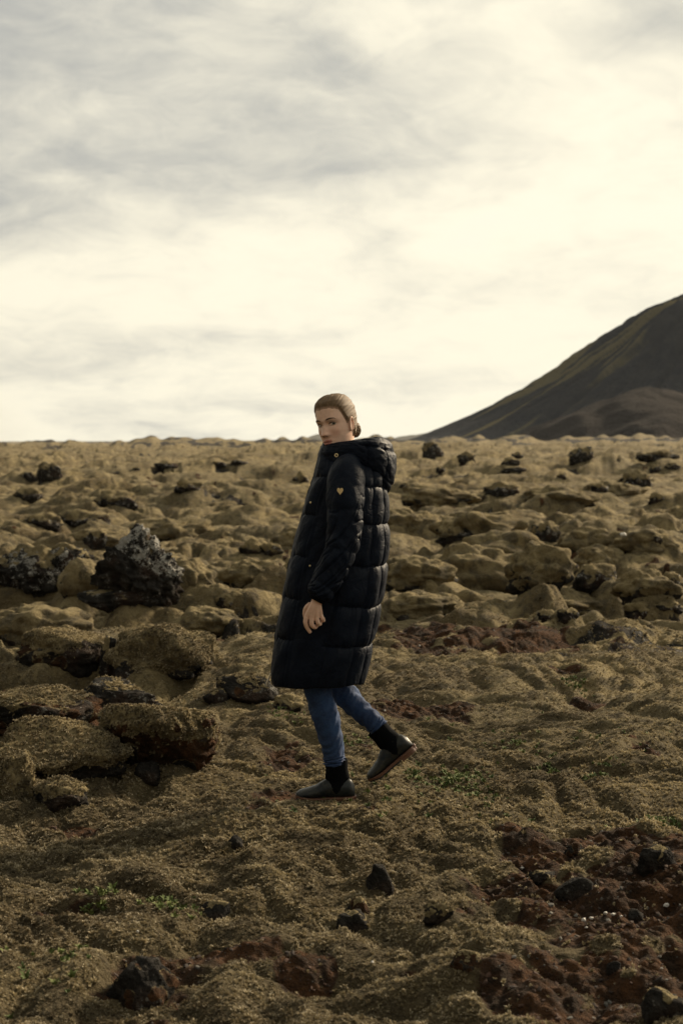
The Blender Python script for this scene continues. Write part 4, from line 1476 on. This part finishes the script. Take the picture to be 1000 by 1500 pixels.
def sleeve(sg):
    path = {-1: [PX(513, 676, -.135), PX(509, 692, -.175), PX(506, 725, -.212), PX(505, 765, -.232), PX(500, 800, -.246), PX(485, 838, -.258), PX(469, 869, -.266), PX(466, 875, -.267)],
            1: [PX(513, 676, .135), PX(510, 692, .175), PX(512, 725, .21), PX(514, 765, .225), PX(512, 800, .23), PX(503, 840, .235), PX(493, 872, .238), PX(491, 878, .238)]}[sg]
    rad = [.045, .074, .078, .074, .070, .065, .057, .037]

    def disp(v, u):
        d = 0
        for q in (.36, .60, .80):
            dd = np.abs(v - q - .012 * np.sin(u * 1.0 + q * 9)) * .62
            d = d - .006 * np.exp(-(dd / .012) ** 1.2)
        ang = np.cos(u) * 1.1
        d = d + .006 * perlin(v * 9 + ang * 1.3, np.sin(u) * 1.2 + v * 2 + 3, 341 + sg)
        d = d + .0045 * perlin(v * 19 - ang * 1.1, np.sin(u) * 1.6 + 7, 344 + sg) * ss(.15, .4, v)
        cre = np.exp(-(np.abs(perlin(v * 11 + ang * 1.8, np.sin(u) * 1.3 + 9, 345 + sg)) / .07) ** 2)
        d = d - .0075 * cre * ss(.2, .45, v)
        return d * (1 - ss(.96, 1, v)) * ss(0, .06, v)
    V, F = tube(path, rad, 260, 110, disp=disp)
    o = part('sleeve', V, F, M_COAT, coat)
    a, b_ = path[-1], ARM[sg][-1]
    dirn = (path[-1] - path[-2]) / np.linalg.norm(path[-1] - path[-2])
    V, F = tube([path[-1] - dirn * .02, path[-1] + dirn * .006, path[-1] + dirn * .016], [.036, .0345, .033], 14, 40,
                disp=lambda v, u: .0012 * np.sin(u * 26), caps=False)
    inner, Fi = tube([path[-1] + dirn * .016, path[-1] - dirn * .02], [.0325, .029], 6, 40, caps=False)
    k = len(V)
    part('cuff', np.concatenate([V, inner]), F + [tuple(i + k for i in f) for f in Fi], m_knit, coat)


sleeve(-1)
sleeve(1)


def build_hood():
    N, M = 300, 96                      # round the neck, round the section
    t = np.arange(N) / N * 2 * np.pi    # 0 front, 90 near side, 180 back
    deg = np.degrees(t)
    U = np.minimum(deg, 360 - deg)
    kx = [0, 40, 90, 130, 160, 180]
    cxp = np.interp(U, kx, [474, 483, 514, 543, 554, 556])
    top = np.interp(U, kx, [653, 650.5, 645.5, 641, 641, 642])
    bot = np.interp(U, kx, [690, 686, 677, 701, 721, 727])
    dep = np.interp(U, kx, [.0, .085, .128, .118, .062, .0]) * np.where(deg <= 180, -1, 1)
    rt = np.interp(U, kx, [.021, .030, .039, .058, .072, .076])
    ker = np.hanning(45)
    ker /= ker.sum()
    cs = lambda q: np.convolve(np.concatenate([q[-22:], q, q[:22]]), ker, 'valid')
    cxp, top, bot, dep, rt = map(cs, (cxp, top, bot, dep, rt))
    v = np.arange(M) / M * 2 * np.pi
    k = YW / F_PX
    C = np.array([P(a, (b + c) / 2, d) for a, b, c, d in zip(cxp, top, bot, dep)])
    rh = (bot - top) / 2 * k
    cen = np.array(P(515, 668))
    tan = np.roll(C, -3, 0) - np.roll(C, 3, 0)
    out = np.stack([tan[:, 1], -tan[:, 0], 0 * tan[:, 0]], -1)
    out /= np.linalg.norm(out, axis=1)[:, None]
    sgn = np.sign(((C - cen)[:, :2] * out[:, :2]).sum(1))
    out *= np.where(sgn == 0, 1, sgn)[:, None]
    cv, sv = np.cos(v), np.sin(v)
    e = 2 / 2.3
    cv, sv = np.sign(cv) * np.abs(cv) ** e, np.sign(sv) * np.abs(sv) ** e
    arc = np.concatenate([[0], np.cumsum(np.linalg.norm(np.diff(C, axis=0), axis=1))])
    # seams: one round the bag below the rim, several across it
    vd = np.degrees(v)
    d1 = np.abs(vd[None, :] - (40 - 12 * ss(90, 160, U))[:, None]) / 57.3 * np.maximum(rt, rh)[:, None]
    d2 = np.full((N, M), 9.)
    for a in (118, 146, 172, 188, 214, 242):
        j = int(a / 360 * N)
        d2 = np.minimum(d2, np.abs(arc - arc[j])[:, None] + 9. * (vd[None, :] > 38 * 0 + 42) * (vd[None, :] < 180))
    d3 = np.abs(vd[None, :] - 318) / 57.3 * np.maximum(rt, rh)[:, None]
    wb = ss(85, 120, U)[:, None]
    D = .012 * (quarter(d1, .028) - 1) * wb + .009 * (quarter(d2, .03) - 1) * wb + .008 * (quarter(d3, .02) - 1) * wb
    P3 = C[:, None, :] + out[:, None, :] * (rt[:, None] * cv)[..., None] + np.array((0, 0, 1.)) * (rh[:, None] * sv)[..., None]
    D = D + .005 * perlin(arc[:, None] * 13, v[None, :] * 1.1, 351) + .0035 * perlin(arc[:, None] * 34 + v[None, :] * 2, v[None, :] * 2., 352)
    D = D - .004 * np.exp(-(np.abs(perlin(arc[:, None] * 11 + v[None, :] * 2.2, v[None, :] * 1.4 + 4, 353)) / .06) ** 2)
    nrm = out[:, None, :] * (cv / np.maximum(rt, .01)[:, None])[..., None] + np.array((0, 0, 1.)) * (sv / np.maximum(rh, .01)[:, None])[..., None]
    nrm /= np.linalg.norm(nrm, axis=2)[..., None] + 1e-9
    V = P3 + nrm * D[..., None]
    i = np.arange(N)[:, None]
    j = np.arange(M)[None, :]
    F = np.stack([i * M + j, ((i + 1) % N) * M + j, ((i + 1) % N) * M + (j + 1) % M, i * M + (j + 1) % M], -1).reshape(-1, 4)
    return part('hood', V.reshape(-1, 3), F, M_COAT, coat)


build_hood()


def small_parts():
    # gold heart badge on the near sleeve
    t = np.linspace(0, 2 * np.pi, 48)[:-1]
    hx = 16 * np.sin(t) ** 3 / 16.
    hy = (13 * np.cos(t) - 5 * np.cos(2 * t) - 2 * np.cos(3 * t) - np.cos(4 * t)) / 16.
    c = PX(498, 719, -.29)
    c[1] = YW - .212 - .0825
    V = [np.array((c[0] + a * .0125, c[1] + dd, c[2] + b * .0165)) for dd in (0, -.004) for a, b in zip(hx, hy)]
    n = len(t)
    F = [tuple(range(n)), tuple(range(2 * n - 1, n - 1, -1))] + [(i, n + i, n + (i + 1) % n, (i + 1) % n) for i in range(n)]
    part('badge', V, F, m_gold, coat, smooth=False)
    # eyelet, snaps
    def ring(c, r, r2, name, nrm=(0, -1, 0)):
        q = [np.array(c) + r * np.array((math.cos(a), 0, math.sin(a))) for a in np.linspace(0, 2 * np.pi, 20)]
        V, F = tube(q, [r2] * 20, 40, 8, ref=(0, 1, 0))
        part(name, V, F, m_gold, coat)
    c = PX(492.5, 667, -.18)
    ring(c, .006, .002, 'eyelet')
    for (px, py, d) in ((456, 734, -.150), (455.5, 823, -.195)):
        n_, f_ = ico(2)
        part('snap_button', P(px, py, d) + n_ * np.array((.005, .004, .005)), f_, m_gold, coat)
    # zip pull and cord hanging from the front hem
    V, F = tube([P(397, 985, -.02), P(394, 993, -.02), P(391.5, 999, -.02), P(391, 1004, -.02)], [.0035, .004, .0045, .003], 20, 10)
    part('zip_pull', V, F, m_cream, coat)


small_parts()


# ---- jeans
def build_jeans():
    m, nt, b = pbsdf('denim', (.012, .030, .075), .85)
    pos = nt.add('ShaderNodeTexCoord').outputs['Object']
    c = nt.mix(nt.rng(nt.noise(pos, 14, 5, .65), .35, .68), (.005, .019, .068), (.013, .044, .128))
    c = nt.mix(nt.rng(nt.noise(pos, 300, 2), .45, .7, 0, .35), c, (.045, .10, .20))
    nt.l.new(c, b.inputs['Base Color'])
    bump(nt, b, nt.noise(pos, 45, 4, .6), .4, .006)
    Vs, Fs = [], []
    for sg, path, rad in ((-1, [P(476, 930, -.09), P(468, 970, -.09), P(465, 1002, -.09), P(476, 1040, -.09), P(485, 1075, -.087), P(489, 1098, -.085), P(490.3, 1112, -.085)], [.092, .074, .057, .056, .049, .0445, .0455]),
                          (1, [P(478, 930, .10), P(474, 965, .11), P(486, 1001, .12), P(511, 1031, .125), P(530, 1051, .13), P(546, 1064, .13), P(555.5, 1075, .13)], [.092, .074, .058, .052, .046, .041, .042])):
        def disp(v, u):
            d = .0075 * perlin(v * 16 + np.cos(u + sg) * 1.6, np.sin(u) * 1.2, 361 + sg)
            d = d + .0095 * perlin(v * 40 + np.cos(u - sg) * 1.5, np.sin(u) * 1.2 + 4, 363 + sg) * (ss(.82, .92, v) + .5 * np.exp(-((v - .45) / .1) ** 2))
            return d
        V, F = tube(path, rad, 150, 64, disp=disp)
        k = sum(len(q) for q in Vs)
        Vs.append(V)
        Fs += [tuple(i + k for i in f) for f in F]
    part('jeans', np.concatenate(Vs), Fs, m)


build_jeans()


# ---- boots
def build_boot(heel, ang, lift_toe=0.0):
    """heel: world point of the sole's back end; ang: heel lift (rad)"""
    ca, sa = math.cos(ang), math.sin(ang)
    ax, up, la = np.array((-ca, 0, -sa)), np.array((-sa, 0, ca)), np.array((0, 1., 0))
    W = lambda q: heel + np.multiply.outer(q[..., 0], ax) + np.multiply.outer(q[..., 1], la) + np.multiply.outer(q[..., 2], up)
    m_leather, nt, b = pbsdf('worn_leather', (.03, .034, .03), .36)
    b.inputs['Specular IOR Level'].default_value = .28
    pos = nt.add('ShaderNodeTexCoord').outputs['Object']
    c = nt.mix(nt.rng(nt.noise(pos, 28, 5, .65, .4), .36, .66), (.005, .008, .011), (.030, .030, .025))
    c = nt.mix(nt.rng(nt.noise(pos, 9, 3), .45, .65, 0, .6), c, (.012, .018, .022))
    nt.l.new(c, b.inputs['Base Color'])
    bump(nt, b, nt.noise(pos, 120, 4), .4, .003)
    xs = np.array([0, .006, .02, .045, .075, .105, .135, .165, .195, .222, .240, .250])
    hw = np.array([.006, .020, .029, .0335, .034, .0335, .037, .0415, .043, .040, .032, .012])
    tz = np.array([.060, .085, .098, .106, .110, .106, .092, .075, .065, .059, .053, .042])
    x = np.linspace(0, .25, 90)
    hw_, tz_ = np.interp(x, xs, hw), np.interp(x, xs, tz)
    k = np.hanning(9)
    k /= k.sum()
    sm = lambda q: np.convolve(np.pad(q, 4, 'edge'), k, 'valid')
    hw_, tz_ = sm(hw_), sm(tz_)
    u = np.arange(48) / 48 * 2 * np.pi
    cu, su = np.cos(u), np.sin(u)
    zb = .020
    e = 2 / 2.4
    yy = hw_[:, None] * np.sign(cu) * np.abs(cu) ** e
    # the upper narrows towards its top
    sz = np.sign(su) * np.abs(su) ** e
    zz = zb + (tz_[:, None] - zb) * (sz * .5 + .5)
    yy = yy * (1 - .30 * np.clip(sz, 0, 1))
    wr = .0022 * perlin(x[:, None] * 60, np.sin(u)[None, :] * 1.5, 371) * np.exp(-((x - .15) / .035) ** 2)[:, None]
    q = np.stack([np.repeat(x[:, None], 48, 1), yy, zz + wr], -1)
    F = [tuple(f) for f in grid_faces(90, 48)] + [tuple(range(48))[::-1], tuple(89 * 48 + j for j in range(48))]
    boot = part('boot', W(q).reshape(-1, 3), F, m_leather)
    # elastic shaft with its gusset dipping down both sides of the upper
    n, mm = 40, 64
    v = np.linspace(0, 1, n)
    uu = np.arange(mm) / mm * 2 * np.pi
    zt = .182
    low = .040 + .052 * (np.abs(np.cos(uu)) ** 1.1)
    Z = zt + (low[None, :] - zt) * v[:, None]
    fa = np.interp(Z, [.03, .07, .105, .14, .185], [.052, .054, .052, .047, .050])
    wd = np.interp(Z, [.03, .06, .09, .11, .14, .185], [.0375, .0365, .0335, .035, .039, .043])
    xc = np.interp(Z, [.03, .1, .185], [.080, .072, .076])
    rib = .0007 * np.sin(uu * 40)
    q = np.stack([xc + (fa * np.where(Z < .1, .86, 1) + rib) * np.cos(uu), (wd + rib) * np.sin(uu), Z], -1)
    inn = q[:1].copy()
    inn[..., 0] = xc[:1] + (inn[..., 0] - xc[:1]) * .9
    inn[..., 1] *= .9
    inn2 = inn.copy()
    inn2[..., 2] -= .05
    q = np.concatenate([inn2, inn, q])
    part('elastic_shaft', W(q).reshape(-1, 3), [tuple(f[::-1]) for f in grid_faces(n + 2, mm)], m_knit, boot)
    # sole: a welt, then a stacked brown heel
    m_sole, nts, bs = pbsdf('brown_sole', (.16, .070, .035), .6)
    nts.l.new(nts.mix(nts.noise(nts.add('ShaderNodeTexCoord').outputs['Object'], 60, 4), (.07, .030, .018), (.15, .066, .036)), bs.inputs['Base Color'])
    m_tread, _, _ = pbsdf('black_tread', (.012, .012, .012), .7)

    def slab(z0, z1, grow, x0, x1, mat, name):
        xx = np.linspace(x0, x1, 60)
        h = np.interp(xx, x, hw_) + grow
        h[-1] = min(h[-1], .012)
        toe = .012 * ss(.19, .25, xx)
        if x1 < .2:
            h[-1] = h[-2]
        ol = np.concatenate([np.stack([xx, h], -1), np.stack([xx[::-1], -h[::-1]], -1)])
        ol[0, 0] -= grow
        ol[-1, 0] -= grow
        tz = np.concatenate([toe, toe[::-1]])
        rings = [np.stack([ol[:, 0] * 1, ol[:, 1] * g, np.full(len(ol), z) + tz], -1) for z, g in ((z0, .97), (z0 + .002, 1), (z1 - .002, 1), (z1, .97))]
        q = np.stack(rings)
        nn = len(ol)
        F = [tuple(f) for f in grid_faces(4, nn)] + [tuple(range(nn))[::-1], tuple(3 * nn + j for j in range(nn))]
        part(name, W(q).reshape(-1, 3), F, mat, boot, smooth=False)
    slab(.013, .024, .004, -.002, .253, m_sole, 'sole')
    slab(-.001, .0128, .002, .0, .078, m_sole, 'heel')
    slab(.006, .0128, .003, .085, .25, m_tread, 'tread')


for sg in (-1, 1):
    build_boot(*HEEL[sg])
# ------------------------------------------------------------------ thin haze in the air
def build_haze():
    V = [(x, y, z) for z in (-60, 230) for y in (-300, 3100) for x in (-1300, 1300)]
    F = [(0, 2, 3, 1), (4, 5, 7, 6), (0, 1, 5, 4), (2, 6, 7, 3), (0, 4, 6, 2), (1, 3, 7, 5)]
    m = bpy.data.materials.new('haze')
    m.use_nodes = True
    nt = NT(m.node_tree)
    nt.n.remove(nt.n['Principled BSDF'])
    v = nt.add('ShaderNodeVolumePrincipled', None, Color=(.80, .86, .95, 1), Density=0.00004)
    nt.l.new(v.outputs[0], nt.n['Material Output'].inputs['Volume'])
    tag(link('haze', mesh_from('haze', V, F, m, smooth=False)), 'thin haze in the air over the lava field', 'haze', kind='stuff')


build_haze()
